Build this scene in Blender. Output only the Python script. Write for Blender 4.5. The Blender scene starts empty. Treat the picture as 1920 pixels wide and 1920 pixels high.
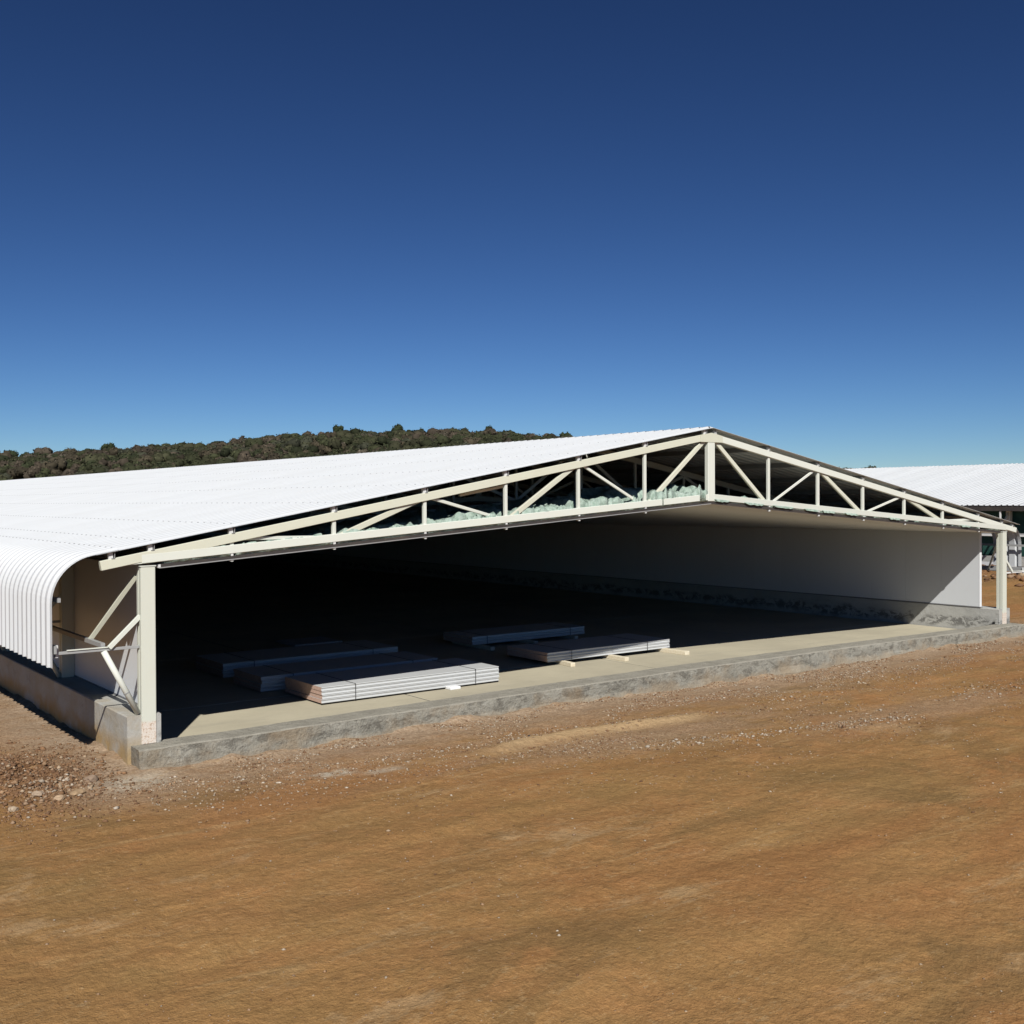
import bpy, bmesh, math, random
import numpy as np
from mathutils import Vector, Matrix

random.seed(7)
RNG = np.random.default_rng(11)
scene = bpy.context.scene
COL = scene.collection

# ------------------------------------------------------------------ camera
CAM = (-5.0664, -15.4831, 3.4272)
YAW, PITCH, ROLL = 0.6490, -0.0107, -0.0043
fw = Vector((math.sin(YAW) * math.cos(PITCH), math.cos(YAW) * math.cos(PITCH), math.sin(PITCH)))
rt = Vector((math.cos(YAW), -math.sin(YAW), 0))
up = rt.cross(fw)
rt2 = rt * math.cos(ROLL) + up * math.sin(ROLL)
up2 = -rt * math.sin(ROLL) + up * math.cos(ROLL)
cam_data = bpy.data.cameras.new('camera')
cam_data.sensor_width = 36.0
cam_data.lens = 2017.43 / 1920 * 36.0
cam_data.clip_start = 0.1
cam_data.clip_end = 9000
cam = bpy.data.objects.new('camera', cam_data)
m = Matrix((rt2, up2, -fw)).transposed().to_4x4()
m.translation = Vector(CAM)
cam.matrix_world = m
COL.objects.link(cam)
scene.camera = cam

# ------------------------------------------------------------------ sky and sun
SUN_EL = math.radians(41.5)
SUN_AZ = math.radians(32.0)          # light travels towards +x by this angle from +y
light_dir = Vector((math.sin(SUN_AZ) * math.cos(SUN_EL), math.cos(SUN_AZ) * math.cos(SUN_EL), -math.sin(SUN_EL)))
world = bpy.data.worlds.new('World')
scene.world = world
world.use_nodes = True
wn = world.node_tree
bg = wn.nodes['Background']
sky = wn.nodes.new('ShaderNodeTexSky')
sky.sky_type = 'NISHITA'
sky.sun_disc = False
sky.sun_elevation = SUN_EL
sky.sun_rotation = math.atan2(-light_dir.x, -light_dir.y)
sky.altitude = 0
sky.air_density = 0.75
sky.dust_density = 0.0
sky.ozone_density = 6.0
# the whole sky a little more contrasty, as a dry high-altitude winter sky is
sc1 = wn.nodes.new('ShaderNodeVectorMath'); sc1.operation = 'SCALE'; sc1.inputs['Scale'].default_value = 0.05
gam = wn.nodes.new('ShaderNodeGamma'); gam.inputs[1].default_value = 1.5
sc2 = wn.nodes.new('ShaderNodeVectorMath'); sc2.operation = 'SCALE'; sc2.inputs['Scale'].default_value = 39.0
wn.links.new(sky.outputs[0], sc1.inputs[0]); wn.links.new(sc1.outputs[0], gam.inputs[0])
wn.links.new(gam.outputs[0], sc2.inputs[0]); wn.links.new(sc2.outputs[0], bg.inputs[0])
bg.inputs[1].default_value = 0.05
sun = bpy.data.lights.new('sun', 'SUN')
sun.energy = 5.0
sun.angle = math.radians(0.53)
sun.color = (1.0, 0.982, 0.945)
sun_o = bpy.data.objects.new('sun', sun)
sun_o.rotation_euler = light_dir.to_track_quat('-Z', 'Y').to_euler()
sun_o.location = (-20, -30, 40)
COL.objects.link(sun_o)
scene.view_settings.view_transform = 'Standard'
scene.view_settings.look = 'None'
scene.view_settings.gamma = 1
scene.view_settings.exposure = 0.0
scene.view_settings.use_curve_mapping = False
scene.cycles.max_bounces = 4
scene.cycles.diffuse_bounces = 1

# ------------------------------------------------------------------ helpers
def link(o, parent=None):
    COL.objects.link(o)
    if parent is not None:
        o.parent = parent
    return o

def empty(name, loc=(0, 0, 0), parent=None):
    o = bpy.data.objects.new(name, None)
    o.location = loc
    o.empty_display_size = 0.2
    return link(o, parent)

def tag(o, label=None, cat=None, group=None, kind=None):
    if label: o['label'] = label
    if cat: o['category'] = cat
    if group: o['group'] = group
    if kind: o['kind'] = kind
    return o

class MB:
    """collects boxes, beams and extrusions, builds ONE mesh"""
    def __init__(s):
        s.v, s.f, s.mi = [], [], []
    def add(s, verts, faces, mi=0):
        n = len(s.v)
        s.v += [tuple(p) for p in verts]
        for k, f in enumerate(faces):
            s.f.append(tuple(i + n for i in f))
            s.mi.append(mi[k] if isinstance(mi, (list, tuple)) else mi)
        return s
    def box(s, x0, x1, y0, y1, z0, z1, mi=0):
        v = [(x0, y0, z0), (x1, y0, z0), (x1, y1, z0), (x0, y1, z0), (x0, y0, z1), (x1, y0, z1), (x1, y1, z1), (x0, y1, z1)]
        f = [(0, 3, 2, 1), (4, 5, 6, 7), (0, 1, 5, 4), (1, 2, 6, 5), (2, 3, 7, 6), (3, 0, 4, 7)]
        return s.add(v, f, mi)
    def beam(s, a, b, w, h, side=(0, 1, 0), mi=0):
        """bar from a to b, width w along 'side', height h across it"""
        a, b = Vector(a), Vector(b)
        d = (b - a).normalized()
        sd = Vector(side)
        sd = (sd - d * sd.dot(d)).normalized()
        u = d.cross(sd)
        v = []
        for p in (a, b):
            for i, j in ((-1, -1), (1, -1), (1, 1), (-1, 1)):
                v.append(p + sd * (i * w / 2) + u * (j * h / 2))
        f = [(0, 1, 2, 3), (7, 6, 5, 4), (0, 4, 5, 1), (1, 5, 6, 2), (2, 6, 7, 3), (3, 7, 4, 0)]
        return s.add(v, f, mi)
    def tube(s, a, b, r, n=10, mi=0):
        a, b = Vector(a), Vector(b)
        d = (b - a).normalized()
        e = d.orthogonal().normalized(); g = d.cross(e)
        v = []
        for p in (a, b):
            for k in range(n):
                t = 2 * math.pi * k / n
                v.append(p + e * (r * math.cos(t)) + g * (r * math.sin(t)))
        f = [(k, (k + 1) % n, n + (k + 1) % n, n + k) for k in range(n)]
        f += [tuple(range(n))[::-1], tuple(range(n, 2 * n))]
        return s.add(v, f, mi)
    def loft(s, rings, closed=True, caps=True, mi=0):
        n = len(rings[0])
        v = [p for r in rings for p in r]
        f = []
        for i in range(len(rings) - 1):
            for k in range(n if closed else n - 1):
                k2 = (k + 1) % n
                f.append((i * n + k, i * n + k2, (i + 1) * n + k2, (i + 1) * n + k))
        if caps and closed:
            f.append(tuple(range(n))[::-1]); f.append(tuple((len(rings) - 1) * n + k for k in range(n)))
        return s.add(v, f, mi)
    def mesh(s, name, mats, bevel=0, smooth=False, seg=1):
        me = bpy.data.meshes.new(name)
        me.from_pydata(s.v, [], s.f)
        if not isinstance(mats, (list, tuple)): mats = [mats]
        for mt in mats: me.materials.append(mt)
        me.polygons.foreach_set('material_index', s.mi)
        bm = bmesh.new(); bm.from_mesh(me)
        bmesh.ops.recalc_face_normals(bm, faces=bm.faces)
        if bevel:
            ed = [e for e in bm.edges if len(e.link_faces) == 2 and e.calc_face_angle(0) > 0.5]
            bmesh.ops.bevel(bm, geom=ed, offset=bevel, segments=seg, affect='EDGES', clamp_overlap=True)
        bm.to_mesh(me); bm.free()
        if smooth:
            me.polygons.foreach_set('use_smooth', [True] * len(me.polygons))
        me.update()
        return me
    def build(s, name, mats, parent=None, loc=(0, 0, 0), **k):
        o = bpy.data.objects.new(name, s.mesh(name, mats, **k))
        o.location = loc
        return link(o, parent)

def clone(o, parent, loc):
    c = o.copy(); c.location = loc
    COL.objects.link(c); c.parent = parent
    return c

def copy_tree(o, parent, off):
    c = o.copy(); COL.objects.link(c); c.parent = parent
    c.location = Vector(o.location) + Vector(off)
    for ch in list(o.children):
        copy_tree(ch, c, (0, 0, 0))
    return c

def big_mesh(name, verts, faces, mat, parent=None, attrs=None, smooth=False):
    """verts (n,3) and faces (m,k) numpy arrays"""
    me = bpy.data.meshes.new(name)
    verts = np.asarray(verts, np.float32); faces = np.asarray(faces, np.int32)
    me.vertices.add(len(verts)); me.vertices.foreach_set('co', verts.ravel())
    mm, k = faces.shape
    me.loops.add(mm * k); me.loops.foreach_set('vertex_index', faces.ravel())
    me.polygons.add(mm); me.polygons.foreach_set('loop_start', np.arange(0, mm * k, k, dtype=np.int32))
    try: me.polygons.foreach_set('loop_total', np.full(mm, k, np.int32))
    except Exception: pass
    if smooth: me.polygons.foreach_set('use_smooth', np.ones(mm, bool))
    me.update(calc_edges=True); me.validate()
    me.materials.append(mat)
    for an, (typ, data) in (attrs or {}).items():
        at = me.attributes.new(an, typ, 'POINT')
        key = 'color' if 'COLOR' in typ else 'value'
        at.data.foreach_set(key, np.asarray(data, np.float32).ravel())
    o = bpy.data.objects.new(name, me)
    return link(o, parent)

def _hash(ix, iy, seed):
    h = (ix.astype(np.int64) * 374761393 + iy.astype(np.int64) * 668265263 + seed * 974711) & 0x7fffffff
    h = ((h ^ (h >> 13)) * 1274126177) & 0x7fffffff
    return ((h ^ (h >> 16)) & 0xffff) / 65535.0
def vnoise(x, y, seed=0):
    ix, iy = np.floor(x), np.floor(y); fx, fy = x - ix, y - iy
    fx = fx * fx * (3 - 2 * fx); fy = fy * fy * (3 - 2 * fy)
    a = _hash(ix, iy, seed); b = _hash(ix + 1, iy, seed); c = _hash(ix, iy + 1, seed); d = _hash(ix + 1, iy + 1, seed)
    return (a + (b - a) * fx) * (1 - fy) + (c + (d - c) * fx) * fy
def fbm(x, y, seed=0, oct=4):
    s, a, t = 0, 0.5, 0
    for i in range(oct):
        s = s + a * vnoise(x * 2 ** i, y * 2 ** i, seed + i * 17); t += a; a *= 0.5
    return s / t
def sstep(a, b, x):
    t = np.clip((x - a) / (b - a), 0, 1); return t * t * (3 - 2 * t)

# ------------------------------------------------------------------ materials
class Mat:
    def __init__(s, name, rough=0.7, spec=0.3):
        s.m = bpy.data.materials.new(name); s.m.use_nodes = True
        s.t = s.m.node_tree; s.b = s.t.nodes['Principled BSDF']
        s.b.inputs['Roughness'].default_value = rough
        s.b.inputs['Specular IOR Level'].default_value = spec
        s.geo = s.t.nodes.new('ShaderNodeNewGeometry')
    def n(s, typ, **kw):
        nd = s.t.nodes.new(typ)
        for k, v in kw.items():
            if k in nd.inputs: nd.inputs[k].default_value = v
            else: setattr(nd, k, v)
        return nd
    def l(s, a, b): s.t.links.new(a, b)
    def pos(s, scale=(1, 1, 1), rot=(0, 0, 0)):
        mp = s.n('ShaderNodeMapping'); mp.inputs['Scale'].default_value = scale; mp.inputs['Rotation'].default_value = rot
        s.l(s.geo.outputs['Position'], mp.inputs['Vector']); return mp.outputs[0]
    def noise(s, scale, detail=4, rough=0.6, stretch=(1, 1, 1), rot=(0, 0, 0), dist=0):
        nd = s.n('ShaderNodeTexNoise', Scale=scale, Detail=detail, Roughness=rough, Distortion=dist)
        s.l(s.pos(stretch, rot), nd.inputs['Vector']); return nd.outputs['Fac']
    def ramp(s, fac, stops):
        r = s.n('ShaderNodeValToRGB')
        e = r.color_ramp.elements
        while len(e) < len(stops): e.new(0.5)
        for q, (p, c) in zip(e, stops):
            q.position = p; q.color = (*c, 1) if len(c) == 3 else c
        s.l(fac, r.inputs[0]); return r.outputs[0]
    def mask(s, fac, lo, hi):
        r = s.n('ShaderNodeMapRange'); r.inputs[1].default_value = lo; r.inputs[2].default_value = hi
        r.interpolation_type = 'SMOOTHSTEP'
        s.l(fac, r.inputs[0]); return r.outputs[0]
    def mix(s, fac, a, b, mode='MIX'):
        x = s.n('ShaderNodeMix'); x.data_type = 'RGBA'; x.blend_type = mode
        for sock, v in ((x.inputs[0], fac), (x.inputs[6], a), (x.inputs[7], b)):
            if isinstance(v, bpy.types.NodeSocket): s.l(v, sock)
            elif isinstance(v, (int, float)): sock.default_value = v
            else: sock.default_value = (*v, 1)
        return x.outputs[2]
    def math(s, op, a, b=0.0):
        x = s.n('ShaderNodeMath'); x.operation = op
        for sock, v in ((x.inputs[0], a), (x.inputs[1], b)):
            if isinstance(v, bpy.types.NodeSocket): s.l(v, sock)
            else: sock.default_value = v
        return x.outputs[0]
    def attr(s, name, out='Fac'):
        a = s.n('ShaderNodeAttribute'); a.attribute_name = name; return a.outputs[out]
    def sep(s, vec):
        x = s.n('ShaderNodeSeparateXYZ'); s.l(vec, x.inputs[0]); return x.outputs
    def rnd(s):
        return s.n('ShaderNodeObjectInfo').outputs['Random']
    def bump(s, h, strength=0.3, dist=0.02):
        b = s.n('ShaderNodeBump', Strength=strength, Distance=dist)
        s.l(h, b.inputs['Height']); s.l(b.outputs[0], s.b.inputs['Normal'])
    def col(s, c):
        if isinstance(c, bpy.types.NodeSocket): s.l(c, s.b.inputs['Base Color'])
        else: s.b.inputs['Base Color'].default_value = (*c, 1)
        return s

def painted(name, c, rough=0.45, dirt=0.12, dirtc=(0.45, 0.36, 0.24), var=0.05, spec=0.22):
    M = Mat(name, rough, spec)
    a = M.mask(M.noise(1.3, 5, 0.65), 0.45, 0.8)
    b = M.mask(M.noise(14, 4, 0.7), 0.5, 0.85)
    f = M.math('MULTIPLY', M.math('ADD', a, b), dirt)
    base = M.mix(M.rnd(), tuple(x * (1 - var) for x in c), tuple(min(1, x * (1 + var)) for x in c))
    M.col(M.mix(f, base, dirtc))
    M.bump(M.noise(40, 2), 0.05, 0.003)
    return M.m

M_sheet = painted('white_roof_sheet', (0.585, 0.593, 0.592), 0.55, 0.16, (0.5, 0.47, 0.42), 0.02)
M_sheet_b = painted('white_roof_sheet_far', (0.59, 0.60, 0.60), 0.55, 0.16, (0.5, 0.47, 0.42), 0.03)
M_cream = painted('cream_painted_steel', (0.645, 0.642, 0.515), 0.5, 0.12, (0.48, 0.40, 0.26))
M_ivory = painted('ivory_painted_steel', (0.685, 0.70, 0.615), 0.5, 0.08, (0.5, 0.42, 0.30))
M_galv = painted('galvanised_purlin', (0.34, 0.34, 0.33), 0.45, 0.15, (0.2, 0.17, 0.13))
M_bracket = painted('white_bracket', (0.70, 0.70, 0.67), 0.5, 0.08)
M_wallp = painted('wall_panel_skin', (0.66, 0.675, 0.68), 0.45, 0.05, (0.4, 0.38, 0.34), 0.03)
M_ceilp = painted('ceiling_panel_skin', (0.74, 0.73, 0.70), 0.45, 0.06, (0.4, 0.38, 0.34), 0.03)
M_trim = painted('panel_edge_trim', (0.78, 0.79, 0.79), 0.4, 0.04)
M_flash = painted('grey_flashing', (0.16, 0.16, 0.165), 0.5, 0.1)
M_skin = painted('bundle_panel_skin', (0.525, 0.53, 0.52), 0.5, 0.10, (0.38, 0.36, 0.33), 0.05)
M_strap = painted('dark_strap', (0.07, 0.07, 0.07), 0.6, 0.05)
M_fascia_gap = painted('dark_fascia_and_gap_shade', (0.055, 0.048, 0.045), 0.6, 0.1)

def post_mat():
    M = Mat('post_paint', 0.5, 0.3)
    z = M.sep(M.geo.outputs['Position'])[2]
    splash = M.mask(M.math('ADD', z, M.math('MULTIPLY', M.noise(9, 4), 0.12)), 0.36, 0.30)
    sp = M.ramp(M.noise(28, 5, 0.75), [(0.36, (0.36, 0.22, 0.14)), (0.46, (0.66, 0.55, 0.44)), (0.56, (0.74, 0.68, 0.60)), (0.7, (0.5, 0.38, 0.28))])
    dirt = M.math('MULTIPLY', M.mask(M.noise(2.2, 5, 0.7, (1, 1, 0.3)), 0.48, 0.8), 0.25)
    c = M.mix(dirt, (0.645, 0.655, 0.555), (0.48, 0.43, 0.31))
    M.col(M.mix(splash, c, sp)); M.bump(M.noise(35, 3), 0.12, 0.006)
    return M.m
M_post = post_mat()

def concrete(name, a, b, dark, stain=None, bscale=20, dk=(0.52, 0.68)):
    M = Mat(name, 0.85, 0.2)
    c = M.mix(M.mask(M.noise(0.9, 5, 0.6), 0.3, 0.7), a, b)
    c = M.mix(M.math('MULTIPLY', M.mask(M.noise(1.7, 7, 0.72, (1, 1, 2.2), dist=0.6), *dk), 0.8), c, dark)
    if stain:
        c = M.mix(M.math('MULTIPLY', M.mask(M.noise(0.55, 4, 0.55), 0.48, 0.66), 0.75), c, stain)
    c = M.mix(M.math('MULTIPLY', M.mask(M.noise(55, 3, 0.7), 0.35, 0.75), 0.22), c, dark)
    M.col(c)
    h = M.math('ADD', M.noise(bscale, 6, 0.7), M.math('MULTIPLY', M.noise(5, 4), 1.5))
    M.bump(h, 0.45, 0.02)
    return M
M_floor = Mat('dusty_concrete_floor', 0.85, 0.15)
_c = M_floor.mix(M_floor.mask(M_floor.noise(0.5, 6, 0.65), 0.3, 0.7), (0.53, 0.475, 0.345), (0.44, 0.395, 0.29))
_c = M_floor.mix(M_floor.math('MULTIPLY', M_floor.mask(M_floor.noise(1.4, 6, 0.7, (0.35, 2.2, 1)), 0.5, 0.75), 0.45), _c, (0.36, 0.33, 0.26))
_c = M_floor.mix(M_floor.math('MULTIPLY', M_floor.mask(M_floor.noise(30, 4, 0.7), 0.4, 0.8), 0.25), _c, (0.38, 0.32, 0.21))
M_floor.col(_c); M_floor.bump(M_floor.noise(18, 5), 0.2, 0.01)
M_floor = M_floor.m
def kerb_mat():
    M = Mat('kerb_concrete', 0.9, 0.15)
    nz = M.math('ABSOLUTE', M.sep(M.geo.outputs['Normal'])[2])
    c = M.mix(M.mask(M.noise(1.6, 6, 0.7), 0.32, 0.68), (0.385, 0.365, 0.305), (0.27, 0.255, 0.21))
    blot = M.mask(M.noise(3.6, 8, 0.78, (1, 1, 1.8), dist=0.5), 0.47, 0.60)
    c = M.mix(M.math('MULTIPLY', blot, 0.72), c, (0.115, 0.105, 0.085))
    c = M.mix(M.math('MULTIPLY', M.mask(M.noise(9, 6, 0.8), 0.55, 0.66), 0.6), c, (0.42, 0.39, 0.32))
    c = M.mix(M.math('MULTIPLY', M.mask(M.noise(0.7, 5, 0.65), 0.50, 0.68), 0.55), c, (0.30, 0.215, 0.125))
    zz = M.sep(M.geo.outputs['Position'])[2]
    c = M.mix(M.math('MULTIPLY', M.mask(M.math('ADD', zz, M.math('MULTIPLY', M.noise(2.6, 6, 0.7), 0.5)), 0.02, -0.16), 0.7), c, (0.37, 0.295, 0.205))
    top = M.mix(M.mask(M.noise(2.2, 6, 0.7), 0.35, 0.7), (0.40, 0.37, 0.30), (0.31, 0.285, 0.23))
    c = M.mix(M.mask(nz, 0.5, 0.9), c, top)
    c = M.mix(M.math('MULTIPLY', M.mask(M.noise(60, 3, 0.7), 0.4, 0.75), 0.3), c, (0.13, 0.12, 0.10))
    M.col(c)
    M.bump(M.math('ADD', M.noise(26, 6, 0.75), M.math('MULTIPLY', M.noise(7, 5, 0.7), 1.6)), 0.8, 0.035)
    return M.m
M_kerb = kerb_mat()

def plinth_mat():
    M = concrete('plinth_concrete', (0.46, 0.45, 0.41), (0.38, 0.375, 0.345), (0.30, 0.29, 0.265), None, 18)
    # grey mortar smears left by the formwork in a ragged band, rusty wash on the outer face
    old = M.b.inputs['Base Color'].links[0].from_socket
    p = M.sep(M.geo.outputs['Position'])
    band = M.mask(M.math('ABSOLUTE', M.math('SUBTRACT', M.math('ADD', p[2], M.math('MULTIPLY', M.noise(1.6, 3), 0.5)), 0.20)), 0.20, 0.05)
    smear = M.math('MULTIPLY', band, M.math('MULTIPLY', M.mask(p[0], 0.2, 0.3), M.mask(M.noise(3.4, 8, 0.78, (1, 1, 1.5), dist=0.5), 0.46, 0.53)))
    c = M.mix(M.math('MULTIPLY', smear, 0.85), old, (0.13, 0.125, 0.115))
    outer = M.mask(p[0], 0.1, -0.05)
    rust = M.math('MULTIPLY', M.math('MULTIPLY', outer, 1.25), M.math('MULTIPLY', M.mask(M.math('ADD', p[2], M.math('MULTIPLY', M.noise(2, 4), 0.5)), 0.36, 0.08), M.mask(M.noise(1.0, 4, 0.6), 0.28, 0.5)))
    c = M.mix(M.math('MULTIPLY', rust, 0.8), c, (0.38, 0.235, 0.085))
    tan = M.math('MULTIPLY', outer, M.mask(M.noise(2.4, 6, 0.7), 0.3, 0.65))
    c = M.mix(M.math('MULTIPLY', tan, 0.55), c, (0.37, 0.30, 0.195))
    M.col(c)
    return M.m
M_plinth = plinth_mat()

def simple(name, c1, c2, scale=6, rough=0.8, bs=0.3, bd=0.01, stretch=(1, 1, 1), spec=0.2):
    M = Mat(name, rough, spec)
    M.col(M.mix(M.mask(M.noise(scale, 6, 0.65, stretch), 0.3, 0.7), c1, c2))
    M.bump(M.noise(scale * 4, 4, 0.6, stretch), bs, bd)
    return M.m
M_wool = simple('mint_insulation', (0.25, 0.34, 0.27), (0.46, 0.55, 0.47), 9, 0.95, 0.8, 0.03)
M_green_shade = simple('green_sheeting_and_shade', (0.012, 0.05, 0.04), (0.03, 0.085, 0.07), 1.5, 0.6)
M_core = simple('pink_foam_core', (0.47, 0.30, 0.225), (0.58, 0.41, 0.33), 22, 0.95, 0.5, 0.008)
M_timber = simple('pale_timber', (0.66, 0.56, 0.39), (0.76, 0.69, 0.53), 9, 0.85, 0.4, 0.006, (0.4, 3, 3))
M_foam = simple('white_foam', (0.82, 0.82, 0.80), (0.88, 0.88, 0.87), 30, 0.9)
M_bark = simple('bark', (0.09, 0.065, 0.045), (0.14, 0.11, 0.08), 10)
M_screw = simple('screw_washer', (0.25, 0.25, 0.25), (0.33, 0.33, 0.33), 10, 0.5)
M_apronin = M_sheet

def attr_col(name, rough=0.9, bump=None, attr='tone', noise=None):
    M = Mat(name, rough, 0.15)
    c = M.attr(attr, 'Color')
    if noise:
        c = M.mix(M.math('MULTIPLY', M.mask(M.noise(noise, 4, 0.7), 0.3, 0.75), 0.45), c, M.mix(1.0, c, (0.55, 0.5, 0.45), 'MULTIPLY'))
    M.col(c)
    if bump: M.bump(M.noise(bump, 4, 0.7), 0.5, 0.01)
    return M.m
M_stone = attr_col('stone_tone', 0.92, 60, noise=35)
M_leaf = attr_col('scrub_leaf', 0.85)
M_hill = simple('hill_soil', (0.085, 0.065, 0.04), (0.06, 0.055, 0.03), 0.15, 0.95)

def ground_mat():
    M = Mat('red_dirt', 0.95, 0.08)
    st = (0.16, 1.0, 1.0); rz = (0, 0, math.radians(8))
    big = M.noise(0.16, 4, 0.55)
    strk = M.noise(1.1, 6, 0.62, st, rz, 0.5)
    mid = M.noise(1.5, 6, 0.65, dist=0.3)
    fine = M.noise(15, 5, 0.75)
    grain = M.noise(75, 3, 0.7)
    c = M.mix(M.mask(big, 0.34, 0.66), (0.335, 0.185, 0.072), (0.272, 0.153, 0.060))
    c = M.mix(M.math('MULTIPLY', M.mask(mid, 0.42, 0.72), 0.55), c, (0.385, 0.19, 0.075))
    c = M.mix(M.math('MULTIPLY', M.mask(M.noise(0.5, 5, 0.6), 0.5, 0.68), 0.5), c, (0.245, 0.155, 0.060))
    c = M.mix(M.math('MULTIPLY', M.mask(strk, 0.54, 0.74), 0.55), c, (0.43, 0.27, 0.115))
    c = M.mix(M.math('MULTIPLY', M.mask(strk, 0.46, 0.30), 0.45), c, (0.215, 0.115, 0.048))
    c = M.mix(M.math('MULTIPLY', M.mask(M.noise(0.27, 5, 0.6, (0.5, 1, 1), dist=0.6), 0.47, 0.60), 0.6), c, (0.315, 0.145, 0.055))
    scuff = M.noise(2.6, 8, 0.72, (0.13, 1.0, 1.0), (0, 0, math.radians(11)), 0.8)
    c = M.mix(M.math('MULTIPLY', M.mask(scuff, 0.57, 0.68), 0.4), c, (0.45, 0.30, 0.145))
    c = M.mix(M.math('MULTIPLY', M.mask(M.noise(0.38, 6, 0.7, (0.6, 1, 1), dist=0.8), 0.53, 0.60), 0.55), c, (0.205, 0.125, 0.052))
    c = M.mix(M.math('MULTIPLY', M.mask(M.noise(0.7, 8, 0.78, (0.5, 1, 1), dist=0.6), 0.55, 0.64), 0.6), c, (0.40, 0.265, 0.14))
    c = M.mix(M.math('MULTIPLY', M.mask(M.noise(3.2, 8, 0.8, dist=0.4), 0.56, 0.64), 0.5), c, (0.22, 0.125, 0.052))
    c = M.mix(M.math('MULTIPLY', M.mask(M.noise(26, 5, 0.75), 0.60, 0.68), 0.55), c, (0.17, 0.098, 0.044))
    c = M.mix(M.math('MULTIPLY', M.mask(M.noise(33, 5, 0.75, (0.5, 1, 1)), 0.61, 0.69), 0.55), c, (0.50, 0.35, 0.19))
    gv = M.math('MULTIPLY', M.attr('gravel'), M.mask(M.math('ADD', M.noise(1.4, 6, 0.7, (0.5, 1, 1)), M.math('MULTIPLY', M.attr('gravel'), 0.25)), 0.46, 0.70))
    gcol = M.mix(M.mask(M.noise(24, 5, 0.8), 0.36, 0.66), (0.20, 0.115, 0.064), (0.43, 0.31, 0.205))
    c = M.mix(M.math('MULTIPLY', gv, 0.85), c, gcol)
    dusty = M.math('MULTIPLY', M.attr('foot'), M.mask(M.noise(1.8, 7, 0.75, (0.6, 1, 1)), 0.32, 0.58))
    c = M.mix(dusty, c, M.mix(M.mask(M.noise(20, 5, 0.8), 0.35, 0.65), (0.28, 0.19, 0.122), (0.46, 0.35, 0.25)))
    red = M.math('MULTIPLY', M.attr('clod'), M.mask(M.noise(3, 5, 0.7), 0.25, 0.55))
    c = M.mix(red, c, M.mix(M.mask(M.noise(12, 5, 0.8), 0.35, 0.65), (0.115, 0.054, 0.024), (0.25, 0.135, 0.068)))
    c = M.mix(M.math('MULTIPLY', M.attr('sand'), M.mask(M.noise(4, 5, 0.7), 0.2, 0.5)), c, (0.42, 0.285, 0.155))
    c = M.mix(M.math('MULTIPLY', M.attr('cement'), M.mask(M.noise(6, 6, 0.75), 0.34, 0.52)), c, (0.47, 0.40, 0.31))
    c = M.mix(M.math('MULTIPLY', M.math('MULTIPLY', M.mask(M.noise(11, 7, 0.78, (0.7, 1, 1)), 0.55, 0.63), M.mask(M.noise(0.6, 4), 0.4, 0.6)), 0.5), c, (0.44, 0.30, 0.155))
    g1 = M.mask(fine, 0.2, 0.8); g2 = M.mask(grain, 0.2, 0.8)
    c = M.mix(1.0, c, M.mix(g1, (0.80, 0.79, 0.77), (1.2, 1.2, 1.2)), 'MULTIPLY')
    c = M.mix(1.0, c, M.mix(g2, (0.84, 0.83, 0.81), (1.15, 1.16, 1.17)), 'MULTIPLY')
    c = M.mix(1.0, c, (1.07, 1.07, 1.05), 'MULTIPLY')
    M.col(c)
    h = M.math('ADD', M.math('MULTIPLY', fine, 1.0), M.math('MULTIPLY', grain, 0.35))
    h = M.math('ADD', h, M.math('MULTIPLY', strk, 0.6))
    h = M.math('ADD', h, M.math('MULTIPLY', M.noise(5, 6, 0.7), 2.2))
    rip = M.math('MULTIPLY', M.noise(8, 4, 0.6, (0.22, 1.0, 1.0), (0, 0, math.radians(-38)), 0.3), M.mask(M.noise(0.35, 3), 0.46, 0.6))
    h = M.math('ADD', h, M.math('MULTIPLY', rip, 0.9))
    M.bump(h, 0.6, 0.05)
    return M.m
M_ground = ground_mat()

# ------------------------------------------------------------------ dimensions
SPAN = 23.91; CX = SPAN / 2; BAY = 4.2; NBAY = 17; LEN = BAY * NBAY      # 71.4 m
PITCHR = 0.1784
FLOOR = -0.28; GRD = -0.37
def ztop(x):   # top of the top chord
    xm = x if x <= CX else SPAN - x
    return 2.70 + PITCHR * xm
def zbot(x):   # top of the bottom chord
    xm = x if x <= CX else SPAN - x
    return 2.672 + 0.0735 * xm
NODES = [1.39, 3.12, 4.85, 6.58, 8.31, 10.06]
def bow(x):
    return 0.30 * math.sin(math.pi * max(0, min(1, (x + 0.2) / (SPAN + 0.4)))) ** 1.5

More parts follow.
